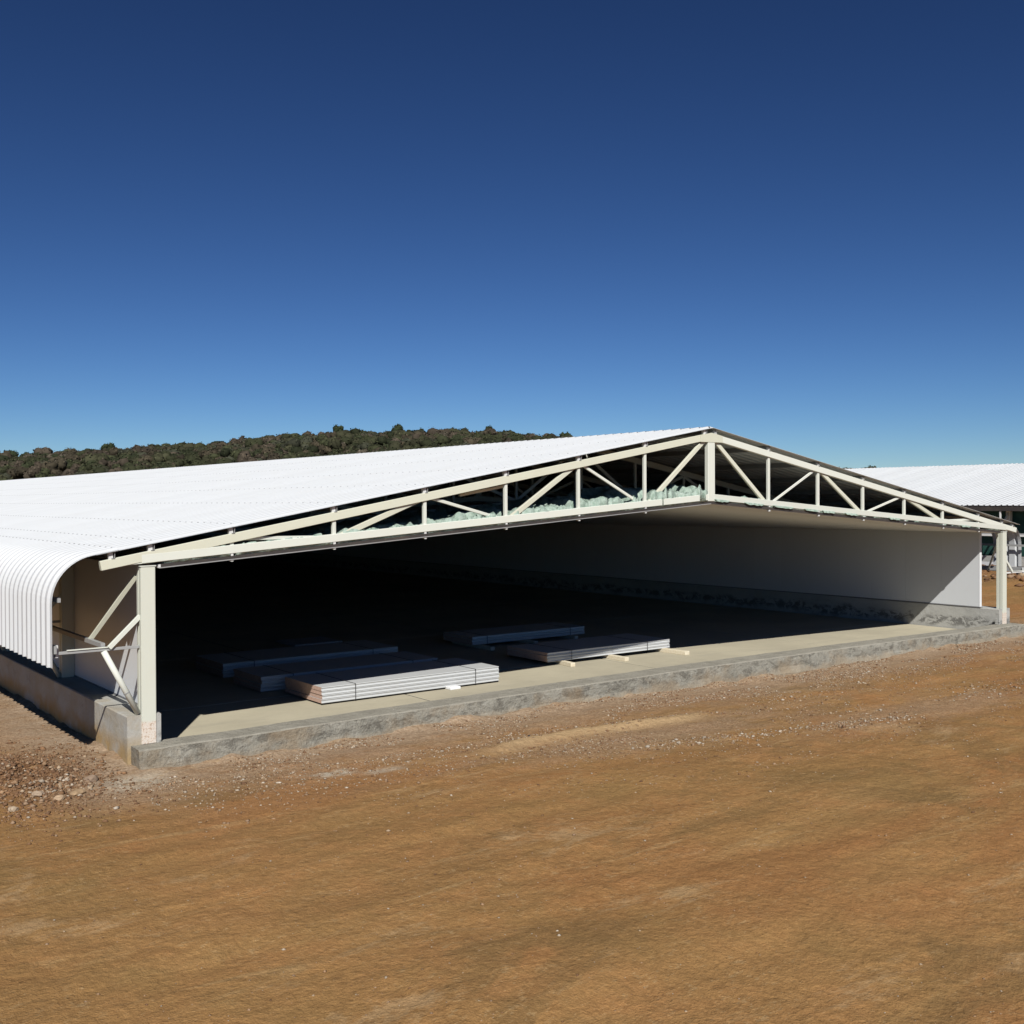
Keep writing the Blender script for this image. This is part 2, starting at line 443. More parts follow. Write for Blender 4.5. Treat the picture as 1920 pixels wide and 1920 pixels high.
# ------------------------------------------------------------------ ground
def axis(segs):
    out = [segs[0][0]]
    for a, b, n in segs:
        out += list(a + (b - a) * (np.arange(1, n + 1) / n))
    return np.array(out)
gx = axis([(-4000, -600, 5), (-600, -60, 10), (-60, -8, 22), (-8, -3.5, 30), (-3.5, 14, 220), (14, 30, 90), (30, 60, 70), (60, 200, 20), (200, 4000, 10)])
gy = axis([(-3000, -300, 6), (-300, -30, 12), (-30, -13, 24), (-13, 1.5, 190), (1.5, 12, 50), (12, 60, 40), (60, 300, 20), (300, 5000, 10)])
GX, GY = np.meshgrid(gx, gy)
def ground_h(X, Y):
    z = np.full_like(X, GRD)
    near = sstep(120, 30, np.hypot(X, Y))
    z += near * (fbm(X * 0.35, Y * 0.8, 3, 3) - 0.5) * 0.09
    z += near * (fbm(X * 0.9, Y * 3.0, 5, 3) - 0.5) * 0.035
    z += near * (fbm(X * 5, Y * 6, 9, 3) - 0.5) * (0.02 + 0.03 * sstep(0.45, 0.65, fbm(X * 0.6, Y * 0.9, 13, 3)))
    # a low dip along the middle of the kerb
    z -= 0.10 * np.exp(-((X - 14.5) / 4.0) ** 2) * sstep(-3, -0.6, Y)
    # dirt banked against the left corner and the plinth
    z += 0.085 * np.exp(-((X + 0.6) / 0.9) ** 2) * sstep(-0.6, 1.2, Y) * sstep(60, 30, Y)
    z += 0.03 * np.exp(-((X + 0.9) / 1.0) ** 2 - ((Y - 0.0) / 1.2) ** 2)
    yk = 0.225 * np.sin(np.pi * np.clip((X + 0.2) / (SPAN + 0.4), 0, 1)) ** 1.5 - 0.36
    z += 0.16 * np.exp(-np.clip(yk - Y, 0, 60) / 0.22) * np.clip(fbm(X * 1.7, Y * 1.7, 77, 4) - 0.42, 0, 1) * 2 * sstep(-0.6, 0, X) * sstep(26, 24.6, X)
    # rubble heap at the left
    heap = np.exp(-((X + 1.75) / 0.75) ** 2 - ((Y - 0.15) / 0.95) ** 2)
    z += heap * (0.14 + 0.26 * (fbm(X * 6, Y * 6, 21, 3) - 0.4))
    # sandy ridge left by the grader
    yc = -2.28 + 0.10 * np.sin((X - 4.4) * 1.1)
    along = sstep(4.0, 5.2, X) * sstep(9.6, 8.4, X)
    z += along * 0.075 * np.exp(-((Y - yc) / 0.16) ** 2)
    # wheel ruts
    for k, (y0, a) in enumerate(((-4.3, 0.016), (-6.1, 0.014), (-7.4, 0.010), (-9.6, 0.012))):
        yy = y0 + 0.5 * np.sin(X * 0.16 + k) + 0.06 * X
        a = a * np.clip(fbm(X * 0.5, Y * 0.5, 35 + k, 3) * 3 - 0.9, 0, 1.4)
        z -= a * np.exp(-((Y - yy) / 0.25) ** 2) * near
        z += a * 0.7 * np.exp(-((Y - yy - 0.42) / 0.2) ** 2) * near
    # terrace of the second shed, rising with loose spoil along its foot
    t = sstep(30, 41, X)
    z += t * 0.42
    spoil = np.exp(-((X - 39.6) / 1.5) ** 2)
    z += spoil * (0.10 + 0.55 * np.clip(fbm(X * 0.9, Y * 0.7, 31, 4) - 0.42, 0, 1) * 2)
    # under the shed
    ins = sstep(-0.15, 0.15, X) * sstep(SPAN + 0.15, SPAN - 0.15, X) * sstep(-0.15, 0.5, Y) * sstep(LEN + 1, LEN, Y)
    z = z * (1 - ins) + (-0.62) * ins
    return z
GZ = ground_h(GX, GY)
front = sstep(-2.9, -0.4, GY) * sstep(-2.5, -0.5, GX) * sstep(34, 22, GX)
gravel = np.clip(front + 0.9 * np.exp(-((GX - 7.5) / 4.5) ** 2 - ((GY + 3.0) / 0.8) ** 2)
                 + 0.8 * np.exp(-((GX - 13) / 4) ** 2 - ((GY + 4.6) / 0.9) ** 2)
                 + 0.9 * np.exp(-((GX + 0.6) / 0.9) ** 2 - ((GY + 0.7) / 0.9) ** 2)
                 + 0.5 * sstep(0.0, -2.5, GX) * sstep(-1.5, 1.0, GY), 0, 1)
_bw = 0.225 * np.sin(np.pi * np.clip((GX + 0.2) / (SPAN + 0.4), 0, 1)) ** 1.5 - 0.36
foot = np.exp(-np.clip(_bw - GY, 0, 50) / 0.95) * sstep(-1.6, -0.3, GX) * sstep(27, 24.5, GX)
clod = np.clip(np.exp(-((GX + 1.75) / 0.85) ** 2 - ((GY - 0.15) / 1.1) ** 2) * 1.3 + np.exp(-((GX - 39.6) / 1.9) ** 2), 0, 1)
_yc = -2.28 + 0.10 * np.sin((GX - 4.4) * 1.1)
sand = sstep(4.0, 5.2, GX) * sstep(9.6, 8.4, GX) * np.exp(-((GY - _yc + 0.05) / 0.24) ** 2)
cement = np.clip(np.exp(-((GX - 2.0) / 0.32) ** 4 - ((GY + 2.02) / 0.16) ** 4) + 0.7 * np.exp(-((GX - 2.65) / 0.3) ** 4 - ((GY + 2.3) / 0.12) ** 4)
                 + 0.8 * np.exp(-((GX + 0.35) / 0.5) ** 4 - ((GY + 0.85) / 0.35) ** 4), 0, 1)
ny, nx = GX.shape
idx = np.arange(nx * ny).reshape(ny, nx)
gf = np.stack([idx[:-1, :-1], idx[:-1, 1:], idx[1:, 1:], idx[1:, :-1]], -1).reshape(-1, 4)
ground = big_mesh('ground', np.stack([GX, GY, GZ], -1).reshape(-1, 3), gf, M_ground, None,
                  {'foot': ('FLOAT', foot), 'gravel': ('FLOAT', gravel), 'clod': ('FLOAT', clod), 'sand': ('FLOAT', sand), 'cement': ('FLOAT', cement)}, smooth=True)
tag(ground, 'bare orange brown dirt yard with gravel streaks in front of the shed', kind='structure')

# ------------------------------------------------------------------ the shed
shed = empty('steel_shed', (0, 0, 0))
tag(shed, 'large white-roofed steel shed with open trussed gable end, nearest the camera', 'shed', 'white roofed steel sheds')

# --- floor of cast bays
floor = empty('floor', (0, 0, FLOOR), shed)
xs = [0.29, 5.75, 11.75, 17.7, SPAN - 0.375]
ys = [0.05, 3.45] + [3.45 + 6.0 * k for k in range(1, 12)] + [LEN]
fm = {}
for i in range(4):
    for j in range(len(ys) - 1):
        w = xs[i + 1] - xs[i]; d = ys[j + 1] - ys[j]
        key = (round(w, 3), round(d, 3))
        if key not in fm:
            fm[key] = MB().box(0.02, w - 0.02, 0.014, d - 0.014, -0.2, 0).mesh('floor_slab', M_floor, bevel=0.008)
        o = bpy.data.objects.new('floor_slab', fm[key]); o.location = (xs[i], ys[j], 0); link(o, floor)
for x in xs[1:4]: MB().box(x - 0.019, x + 0.019, 0.06, LEN - 0.2, -0.05, -0.006).build('joint_filler', M_strap, floor)
for y in ys[1:-1]: MB().box(0.32, SPAN - 0.4, y - 0.013, y + 0.013, -0.055, -0.009).build('joint_filler', M_strap, floor)
MB().box(0.3, SPAN - 0.3, 0.02, LEN, -0.215, -0.13).build('sub_base', M_kerb, floor)

# --- kerb along the open end: rounded top, ragged foot, slightly bowed as cast
rings = []
N = 150
for i in range(N + 1):
    x = -0.15 + (SPAN + 0.50) * i / N
    b = bow(x)
    jt = 0.010 * (fbm(np.array([x * 2.1]), np.array([1.5]), 40, 3)[0] - 0.5) * 2
    jf = 0.045 * (fbm(np.array([x * 1.3]), np.array([7.5]), 41, 4)[0] - 0.5) * 2
    zt = -0.055 + jt
    yb = 0.14 + b; yf = -0.33 + b * 0.75 + jf * 0.5
    prof = [(yb, FLOOR - 0.14), (yb, zt - 0.012), (yb - 0.012, zt), (yf + 0.035, zt - 0.004), (yf + 0.008, zt - 0.022), (yf - 0.006 + jf * 0.3, zt - 0.10),
            (yf - 0.02 - jf, zt - 0.24), (yf - 0.05 + jf, zt - 0.38), (yf - 0.07, -0.75), (yb, -0.75)]
    rings.append([(x, a, c) for a, c in prof])
kerb = MB().loft(rings).build('kerb', M_kerb, shed, smooth=False)
tag(kerb, 'stained grey concrete kerb along the open end of the shed')

# --- plinths
def plinth(x0, x1):
    mb = MB(); rr = []
    n = 60
    for i in range(n + 1):
        y = 0.02 + (LEN - 0.02) * (i / n) ** 1.7
        j = 0.006 * (random.random() - 0.5)
        rr.append([(x0 + j, y, -0.75), (x0 + j, y, 0.355), (x0 + 0.015 + j, y, 0.37), (x1 - 0.015, y, 0.37), (x1, y, 0.355), (x1, y, -0.75)])
    return mb.loft(rr).build('plinth', M_plinth, shed)
PLW = 0.57
plinth(-0.20, 0.285)
plinth(SPAN + 0.20 - PLW, SPAN + 0.20)

# --- posts: twin lipped channels with a seam, cap plate and foot plate
def post_mesh():
    mb = MB()
    mb.box(0.0, 0.21, 0.0, 0.085, -0.055, 2.5)
    mb.box(0.006, 0.204, 0.085, 0.105, -0.055, 2.49)
    mb.box(0.0, 0.21, 0.105, 0.19, -0.055, 2.5)
    return mb.mesh('post', M_post, bevel=0.006, seg=2)
pm = post_mesh()
capm = MB().box(-0.012, 0.222, -0.008, 0.2, 2.5, 2.514).mesh('cap_plate', M_ivory)
footm = MB().box(0.212, 0.228, 0.03, 0.10, -0.05, 0.12).mesh('foot_cleat', M_plinth, bevel=0.006)
for k in range(NBAY + 1):
    for side in (0, 1):
        y = k * BAY if k < NBAY else LEN - 0.2
        x = 0.0 if side == 0 else SPAN - 0.21
        zoff = 0 if k == 0 else 0
        p = bpy.data.objects.new('post', pm); p.location = (x, y, 0); link(p, shed)
        if k == 0:
            q = bpy.data.objects.new('cap_plate', capm); link(q, p)
            q = bpy.data.objects.new('foot_cleat', footm); link(q, p)
            if side: q.location = (-0.45, 0, 0)

# --- gable truss
def bar_child(name, a, b, w, h, mat, parent, bevel=0.006):
    return MB().beam(a, b, w, h, (0, 1, 0)).build(name, mat, parent, bevel=bevel)
def mirror(x): return SPAN - x
truss = empty('gable_truss', (0, 0, 0), shed)
CH = 0.138
YT = 0.055
cosr = math.cos(math.atan(PITCHR))
for s in (0, 1):
    fx = (lambda x: x) if s == 0 else mirror
    o = CH / 2 / cosr
    bar_child('top_chord', (fx(-0.55), YT, ztop(-0.55) - o), (fx(CX - 0.11), YT, ztop(CX - 0.11) - o), 0.09, CH, M_cream if s == 0 else M_ivory, truss)
    bar_child('bottom_chord', (fx(0.02), YT - 0.004, zbot(0.02) - 0.065), (fx(CX - 0.09), YT - 0.004, zbot(CX - 0.09) - 0.065), 0.085, 0.128, M_ivory, truss)
    MB().beam((fx(-0.16), YT + 0.004, 2.565), (fx(0.5), YT + 0.004, 2.615), 0.08, 0.075, (0, 1, 0)).build('heel_plate', M_ivory, truss, bevel=0.004)
    for i, x in enumerate(NODES):
        zt = ztop(x) - CH; zb = zbot(x)
        bar_child('web_post', (fx(x), YT + 0.012, zb - 0.02), (fx(x), YT + 0.012, zt + 0.03), 0.06, 0.07 if s else 0.062, M_ivory, truss)
        MB().box(-0.022, 0.022, YT - 0.03, YT + 0.03, zb - 0.25, zb - 0.10).build('hanger', M_bracket, truss, (fx(x) - 0.01, -0.008, 0))
        MB().box(-0.03, 0.03, YT - 0.035, YT + 0.03, ztop(x) - 0.01, ztop(x) + 0.085).build('purlin_cleat', M_bracket, truss, (fx(x) - 0.02, 0, 0))
    for x in (-0.39, 0.17, CX - 0.17):
        MB().box(-0.03, 0.03, YT - 0.035, YT + 0.03, ztop(x) - 0.01, ztop(x) + 0.085).build('purlin_cleat', M_bracket, truss, (fx(x) - 0.02, 0, 0))
    tops = [NODES[0], NODES[2], NODES[4], CX]; bots = [NODES[1], NODES[3], NODES[5]]
    def dg(xa, xb, w):
        za = ztop(xa) - CH - 0.0; zb = zbot(xb)
        da = 0.10 if xa < xb else -0.10
        db = -0.13 if xa < xb else 0.13
        xa2 = xa + da; xb2 = xb + db
        bar_child('diagonal', (fx(xa2), YT + 0.016, ztop(xa2) - CH + 0.04), (fx(xb2), YT + 0.016, zbot(xb2) - 0.04), 0.055 if w > 0.08 else 0.03, w, M_cream if w > 0.08 else M_ivory, truss)
    for t, b in ((0, 0), (1, 1), (2, 2)): dg(tops[t], bots[b], 0.056)
    for t, b in ((1, 0), (2, 1), (3, 2)): dg(tops[t], bots[b], 0.092)
MB().box(CX - 0.105, CX + 0.105, YT - 0.052, YT + 0.05, zbot(CX) - 0.16, ztop(CX) - 0.02).build('king_post', M_ivory, truss, bevel=0.008)
MB().add([(CX - 0.34, 0.0, ztop(CX - 0.34) - CH - 0.0), (CX + 0.34, 0.0, ztop(CX - 0.34) - CH), (CX + 0.34, 0.0, ztop(CX - 0.34)), (CX, 0.0, ztop(CX)), (CX - 0.34, 0.0, ztop(CX - 0.34)),
          (CX - 0.34, 0.02, ztop(CX - 0.34) - CH), (CX + 0.34, 0.02, ztop(CX - 0.34) - CH), (CX + 0.34, 0.02, ztop(CX - 0.34)), (CX, 0.02, ztop(CX)), (CX - 0.34, 0.02, ztop(CX - 0.34))],
         [(0, 1, 2, 3, 4), (9, 8, 7, 6, 5), (0, 5, 6, 1), (1, 6, 7, 2), (2, 7, 8, 3), (3, 8, 9, 4), (4, 9, 5, 0)]).build('apex_plate', M_cream, truss, (0, -0.004, 0))

# inner trusses, one mesh each
mb = MB()
for s in (0, 1):
    fx = (lambda x: x) if s == 0 else mirror
    mb.beam((fx(-0.55), 0, ztop(-0.55) - 0.075), (fx(CX), 0, ztop(CX) - 0.075), 0.09, CH)
    mb.beam((fx(0.02), 0, zbot(0.02) - 0.065), (fx(CX), 0, zbot(CX) - 0.065), 0.085, 0.128)
    for i, x in enumerate(NODES):
        mb.beam((fx(x), 0, zbot(x)), (fx(x), 0, ztop(x) - CH), 0.05, 0.06)
    tt = [NODES[0], NODES[2], NODES[4], CX]; bb = [NODES[1], NODES[3], NODES[5]]
    for t, b in ((0, 0), (1, 1), (2, 2), (1, 0), (2, 1), (3, 2)):
        mb.beam((fx(tt[t]), 0.012, ztop(tt[t]) - CH), (fx(bb[b]), 0.012, zbot(bb[b])), 0.04, 0.07)
mb.beam((CX, 0, zbot(CX)), (CX, 0, ztop(CX) - 0.1), 0.09, 0.2)
t0 = mb.build('roof_truss', M_ivory, shed, (0, BAY + 0.1, 0))
for k in range(2, NBAY):
    clone(t0, shed, (0, k * BAY + 0.1, 0))

# --- purlins (lipped Z sections as thin webs with flanges)
for s in (0, 1):
    for x in [-0.39, 0.17] + NODES + [CX - 0.17]:
        fx = x if s == 0 else mirror(x)
        z = ztop(x)
        sg = 1 if s == 0 else -1
        mb = MB()
        mb.box(-0.003, 0.003, 0.0, LEN, 0.0, 0.10)
        mb.box(0.003 if sg > 0 else -0.045, 0.045 if sg > 0 else -0.003, 0.0, LEN, 0.094, 0.0975)
        mb.box(-0.045 if sg > 0 else 0.003, -0.003 if sg > 0 else 0.045, 0.0, LEN, 0.0, 0.004)
        mb.build('purlin', M_galv, shed, (fx + sg * 0.03, 0.0, z + 0.001))
for s in (0, 1):    # mid-bay ridge and tie runners seen dimly inside
    for x in (4.0, 8.6):
        fx = x if s == 0 else mirror(x)
        MB().box(-0.03, 0.03, BAY, LEN - 0.5, 0, 0.06).build('tie_runner', M_ivory, shed, (fx, 0, zbot(x) + 0.35))

# --- roof sheets
RP, RIBS, RD = 0.27, 3, 0.036
COVER = RP * RIBS
def rib_profile():
    pts = []
    for k in range(RIBS):
        o = k * RP
        pts += [(o, 0.0), (o + 0.098, 0.0), (o + 0.125, RD), (o + 0.172, RD), (o + 0.199, 0.0)]
    pts += [(RIBS * RP, 0.0), (RIBS * RP + 0.02, 0.001)]
    return pts
PROF = rib_profile()
def sheet_mesh(name, path, mat, thick=0.003):
    """path: list of (x, z, nx, nz); the rib profile runs along y"""
    n = len(PROF)
    verts, faces = [], []
    for lay in (0, 1):
        for (x, z, ax, az) in path:
            for (yy, h) in PROF:
                hh = h - lay * thick
                verts.append((x + ax * hh, yy, z + az * hh))
    P = len(path); off = P * n
    for i in range(P - 1):
        for k in range(n - 1):
            a, b, c, d = i * n + k, i * n + k + 1, (i + 1) * n + k + 1, (i + 1) * n + k
            faces.append((a, b, c, d)); faces.append((off + d, off + c, off + b, off + a))
    for k in range(n - 1):
        faces.append((k, off + k, off + k + 1, k + 1))
        a = (P - 1) * n
        faces.append((a + k, a + k + 1, off + a + k + 1, off + a + k))
    for i in range(P - 1):
        faces.append((i * n, (i + 1) * n, off + (i + 1) * n, off + i * n))
        e = n - 1
        faces.append((i * n + e, off + i * n + e, off + (i + 1) * n + e, (i + 1) * n + e))
    me = bpy.data.meshes.new(name); me.from_pydata(verts, [], faces); me.materials.append(mat)
    bm = bmesh.new(); bm.from_mesh(me); bmesh.ops.recalc_face_normals(bm, faces=bm.faces); bm.to_mesh(me); bm.free()
    return me
SHO = 0.102
nz_, nx_ = cosr, math.sin(math.atan(PITCHR))
def zs(x): return 2.70 + PITCHR * x + SHO
XE = -0.62
roof_path = [(CX - 0.004, zs(CX - 0.004), -nx_, nz_), (XE, zs(XE), -nx_, nz_)]
NS = int(LEN / COVER)
roof_me = sheet_mesh('roof_sheet', roof_path, M_sheet)
R_ = 0.66
def apron_path(zend):
    a0 = math.atan(PITCHR)
    xs0 = -0.30
    P = [(xs0, zs(xs0) + 0.006, -nx_, nz_), (-0.675, zs(-0.675) + 0.005, -nx_, nz_)]
    cx = -0.675 + R_ * math.sin(a0); cz = zs(-0.675) + 0.005 - R_ * math.cos(a0)
    for i in range(1, 13):
        t = a0 + (math.pi / 2 - a0) * i / 12
        P.append((cx - R_ * math.sin(t), cz + R_ * math.cos(t), -math.sin(t), math.cos(t)))
    P.append((P[-1][0], zend, -1, 0))
    return P
ap_l = sheet_mesh('apron_sheet', apron_path(1.165), M_sheet)
ap_r = sheet_mesh('apron_sheet', apron_path(1.48), M_sheet)
for me in (ap_l, ap_r):
    me.polygons.foreach_set('use_smooth', [False] * len(me.polygons))
for s in (0, 1):
    slope = empty('roof_slope', (0, 0, 0), shed)
    eave = empty('curved_eave', (0, 0, 0), shed)
    for k in range(NS):
        if s == 1 and k > 0: pairs = (('roof_sheet', roof_me, slope),)
        else: pairs = (('roof_sheet', roof_me, slope), ('apron_sheet', ap_l if s == 0 else ap_r, eave))
        for nm, me, par in pairs: #, roof_me, slope), ('apron_sheet', ap_l if s == 0 else ap_r, eave)):
            o = bpy.data.objects.new(nm, me); link(o, par)
            dz = random.uniform(-0.001, 0.001)
            if s == 0:
                o.location = (0, -0.03 + k * COVER, dz + (0.0006 * (k % 2)))
            else:
                y0 = -0.03 + k * COVER + (0.27 if nm == 'apron_sheet' else 0)
                o.location = (SPAN, y0 + COVER, dz)
                o.rotation_euler = (0, 0, math.pi)
# screws along the purlin lines
def screws(name, pts, parent, r=0.016):
    base = np.array([(r, 0, 0), (0, r, 0), (-r, 0, 0), (0, -r, 0), (r * .6, 0, .012), (0, r * .6, .012), (-r * .6, 0, .012), (0, -r * .6, .012)])
    fc = np.array([(0, 1, 5, 4), (1, 2, 6, 5), (2, 3, 7, 6), (3, 0, 4, 7), (4, 5, 6, 7)])
    pts = np.asarray(pts)
    V = (pts[:, None, :] + base[None]).reshape(-1, 3)
    F = (fc[None] + (np.arange(len(pts)) * 8)[:, None, None]).reshape(-1, 4)
    o = big_mesh(name, V, F, M_screw, parent); o['kind'] = 'stuff'; return o
pts = []
for x in [-0.39, 0.17] + NODES + [CX - 0.17]:
    yy = -0.03 + 0.1485
    while yy < 45:
        for (dx) in (0,):
            pts.append((x + 0.02, yy, zs(x) + RD + 0.002 + (0.006 if x < -0.3 else 0)))
        yy += RP
screws('roof_screws', pts, shed)

# --- ceiling: insulated panels hung under the bottom chord
def zceil(x):
    xm = x if x <= CX else SPAN - x
    return 2.449 + 0.0745 * xm
ceil = empty('ceiling', (0, 0, 0), shed)
CW = 1.15
for s in (0, 1):
    fx = (lambda x: x) if s == 0 else mirror
    x0, x1 = 0.27, CX
    v = [(fx(x0), 0.004, zceil(x0)), (fx(x1), 0.004, zceil(x1)), (fx(x1), 0.004, zceil(x1) + 0.05), (fx(x0), 0.004, zceil(x0) + 0.05)]
    v += [(a, CW - 0.004, c) for a, b, c in v]
    cm = MB().add(v, [(0, 1, 2, 3), (7, 6, 5, 4), (0, 4, 5, 1), (1, 5, 6, 2), (2, 6, 7, 3), (3, 7, 4, 0)]).mesh('ceiling_panel', M_ceilp, bevel=0.003)
    for k in range(int(LEN / CW)):
        o = bpy.data.objects.new('ceiling_panel', cm); o.location = (0, 0.03 + k * CW, 0); link(o, ceil)
    if True:
        MB().beam((fx(0.3), 0.022, zceil(0.3) + 0.027), (fx(CX), 0.022, zceil(CX) + 0.027), 0.012, 0.06).build('ceiling_gap_shade', M_fascia_gap, shed)  # dark strip added over the lit panel edge, standing in for a shaded gap
    if s == 0: MB().beam((fx(0.27), 0.008, zceil(0.27) + 0.004), (fx(CX - 0.02), 0.008, zceil(CX - 0.02) + 0.004), 0.012, 0.013).build('ceiling_edge_trim', M_galv, shed)

# --- mint insulation blankets lying on the ceiling, one per bay between hangers
bays = [0.3] + NODES + [CX]
def blanket(xa, xb, s, hmax, seed):
    nx2, ny2 = 60, 22
    dep = 2.6
    X = np.linspace(0, 1, nx2); Y = np.linspace(0, 1, ny2) ** 1.5
    XX, YY = np.meshgrid(X, Y)
    xw = xa + 0.02 + (xb - xa - 0.05) * XX
    yw = 0.025 + dep * YY + 0.07 * (fbm(xw * 3, YY * 0 + seed, seed, 3) - 0.5) * (1 - YY)
    base = 2.449 + 0.0745 * xw + 0.052
    hh = (0.16 if s == 0 else 0.10) + hmax * (fbm(xw * 2.2, yw * 2.0 + seed * 3, seed + 3, 4) - 0.35) * 1.6
    ridges = np.abs(((xw * 1.7 + yw * 0.8 + fbm(xw, yw, seed + 9, 3) * 2) % 1.0) - 0.5)
    hh = hh + hmax * 0.45 * (0.5 - ridges)
    tear = np.abs(fbm(xw * 6.5, yw * 5 + seed, seed + 31, 3) - 0.5)
    hh = hh - 0.10 * np.clip(0.09 - tear, 0, 1) / 0.09 + hmax * 0.5 * (vnoise(xw * 13, yw * 13, seed + 7) - 0.5)
    edge = np.minimum(1, np.minimum(XX, 1 - XX) * 9 + 0.25)
    hh = np.clip(hh, 0.05, 0.40) * edge
    top = np.stack([xw, yw, base + hh], -1); bot = np.stack([xw, yw, base + 0.004 + 0 * hh], -1)
    if s == 1:
        top[..., 0] = SPAN - top[..., 0]; bot[..., 0] = SPAN - bot[..., 0]
    V = np.concatenate([top.reshape(-1, 3), bot.reshape(-1, 3)])
    id1 = np.arange(nx2 * ny2).reshape(ny2, nx2); id2 = id1 + nx2 * ny2
    F = [np.stack([id1[:-1, :-1], id1[:-1, 1:], id1[1:, 1:], id1[1:, :-1]], -1).reshape(-1, 4)]
    def wall(a, b): return np.stack([a[:-1], b[:-1], b[1:], a[1:]], -1)
    F += [wall(id1[0], id2[0]), wall(id1[-1], id2[-1]), wall(id1[:, 0], id2[:, 0]), wall(id1[:, -1], id2[:, -1])]
    F.append(np.stack([id2[:-1, :-1], id2[1:, :-1], id2[1:, 1:], id2[:-1, 1:]], -1).reshape(-1, 4))
    o = big_mesh('insulation_blanket', V, np.concatenate(F), M_wool, shed, smooth=False)
    return o
for s in (0, 1):
    for i in range(len(bays) - 1):
        amp = [0.04, 0.07, 0.10, 0.15, 0.18, 0.22, 0.32][i] if s == 0 else [0.04, 0.05, 0.06, 0.06, 0.08, 0.07, 0.12][i]
        gap = 0.0 if s == 0 else 0.38
        blanket(bays[i] + 0.03, bays[i + 1] - gap, s, amp, 50 + i + 20 * s)

# mint strips of the blanket squeezed out under the right hand bottom chord
for i in range(len(bays) - 1):
    xa = bays[i] + 0.05; xb = bays[i + 1] - 0.08
    q = xb
    while q > xa + 0.25:
        ln = random.uniform(0.35, 0.75); e = max(xa, q - ln)
        rr = []
        for k in range(9):
            x = q + (e - q) * k / 8
            h0 = zceil(x) + 0.05 + 0.02 * random.random(); h1 = zceil(x) + 0.105
            tp = 0.3 if k in (0, 8) else 1.0
            y0 = -0.02 - 0.02 * random.random()
            rr.append([(SPAN - x, y0, h1 - (h1 - h0) * tp), (SPAN - x, 0.014, h1 - (h1 - h0) * tp), (SPAN - x, 0.014, h1), (SPAN - x, y0 + 0.012, h1)])
        if i > 3 or random.random() < 0.55: MB().loft(rr).build('insulation_strip', M_wool, shed)
        q = e - random.choice([0.1, 0.3, 0.42, 0.5])
MB().beam((5.75, 0.32, ztop(5.75) - 0.20), (6.75, 0.30, ztop(6.75) - 0.21), 0.05, 0.05).build('packing_strip', M_timber, shed)

# --- side walls of insulated panels on the plinths
WZ0 = 0.395
for s in (0, 1):
    wall = empty('side_wall', (0, 0, 0), shed)
    xi = 0.292 if s == 0 else SPAN - 0.37
    xo = xi - 0.08 if s == 0 else xi + 0.08
    a, b = min(xi, xo), max(xi, xo)
    h1 = zceil(0.37) - 0.002
    wm = MB().box(a, b, 0.001, CW - 0.001, WZ0, h1).mesh('wall_panel', M_wallp, bevel=0.0015)
    k = 0
    while 0.60 + (k + 1) * CW < LEN:
        o = bpy.data.objects.new('wall_panel', wm); o.location = (0, 0.60 + k * CW, 0); link(o, wall); k += 1
    MB().box(a - 0.004, b + 0.004, 0.572, 0.6, WZ0, h1 - 0.004).build('edge_trim', M_trim, wall)
    MB().box(a - 0.012, b + 0.012, 0.55, LEN, 0.371, WZ0 - 0.001).build('base_flashing', M_flash, wall)
MB().box(0.0, SPAN, LEN - 0.09, LEN - 0.01, -0.3, 2.45).build('end_wall', M_wallp, shed)
gv = [(-0.5, LEN, 2.45), (SPAN + 0.5, LEN, 2.45), (SPAN + 0.5, LEN, ztop(0) - 0.05), (CX, LEN, ztop(CX) - 0.02), (-0.5, LEN, ztop(0) - 0.05)]
MB().add(gv + [(x, LEN + 0.04, z) for x, y, z in gv], [(0, 1, 2, 3, 4), (9, 8, 7, 6, 5)] + [(i, (i + 1) % 5, 5 + (i + 1) % 5, 5 + i) for i in range(5)]).build('end_gable', M_wallp, shed)

# --- eave brackets carrying the curved sheets
def b_side(b, fx, Y):
    MB().box(fx(-1.115), fx(-1.15), Y - 0.03, Y + 0.05, 1.29, 1.46).build('end_cleat', M_bracket, b)
    MB().beam((fx(0.0), Y + 0.1, 2.36), (fx(-0.5), Y + 0.72, 1.38), 0.04, 0.06).build('cross_brace', M_cream, b)
    return b
def bracket(parent, s):
    fx = (lambda x: x) if s == 0 else mirror
    b = empty('eave_bracket', (0, 0, 0), parent)
    Y = 0.10
    MB().beam((fx(0.0), Y, 1.345), (fx(-1.12), Y, 1.345), 0.03, 0.042).build('strut', M_galv if s == 0 else M_bracket, b, bevel=0.003)
    MB().beam((fx(-0.42), Y - 0.02, 1.378), (fx(-1.0), Y - 0.02, 1.378), 0.02, 0.016).build('strut_lip', M_ivory, b)
    MB().beam((fx(0.01), Y - 0.03, 1.79), (fx(-0.43), Y - 0.03, 1.365), 0.045, 0.066).build('upper_brace', M_ivory, b, bevel=0.004)
    if s == 1: return b_side(b, fx, Y)
    t = MB(); t.tube((fx(-0.505), Y - 0.03, 1.325), (fx(-0.03), Y - 0.03, 0.39), 0.042, 12)
    t.build('lower_brace', M_ivory, b, smooth=True)
    c = MB(); c.tube((fx(-0.196), Y - 0.03, 0.715), (fx(-0.188), Y - 0.03, 0.70), 0.046, 12)
    c.build('coupler', M_galv, b)
    MB().box(min(fx(-1.115), fx(-1.15)), max(fx(-1.115), fx(-1.15)), Y - 0.03, Y + 0.05, 1.29, 1.46).build('end_cleat', M_bracket, b)
    MB().beam((fx(0.0), Y + 0.1, 2.36), (fx(-0.5), Y + 0.72, 1.38), 0.04, 0.06).build('cross_brace', M_cream, b)
    return b
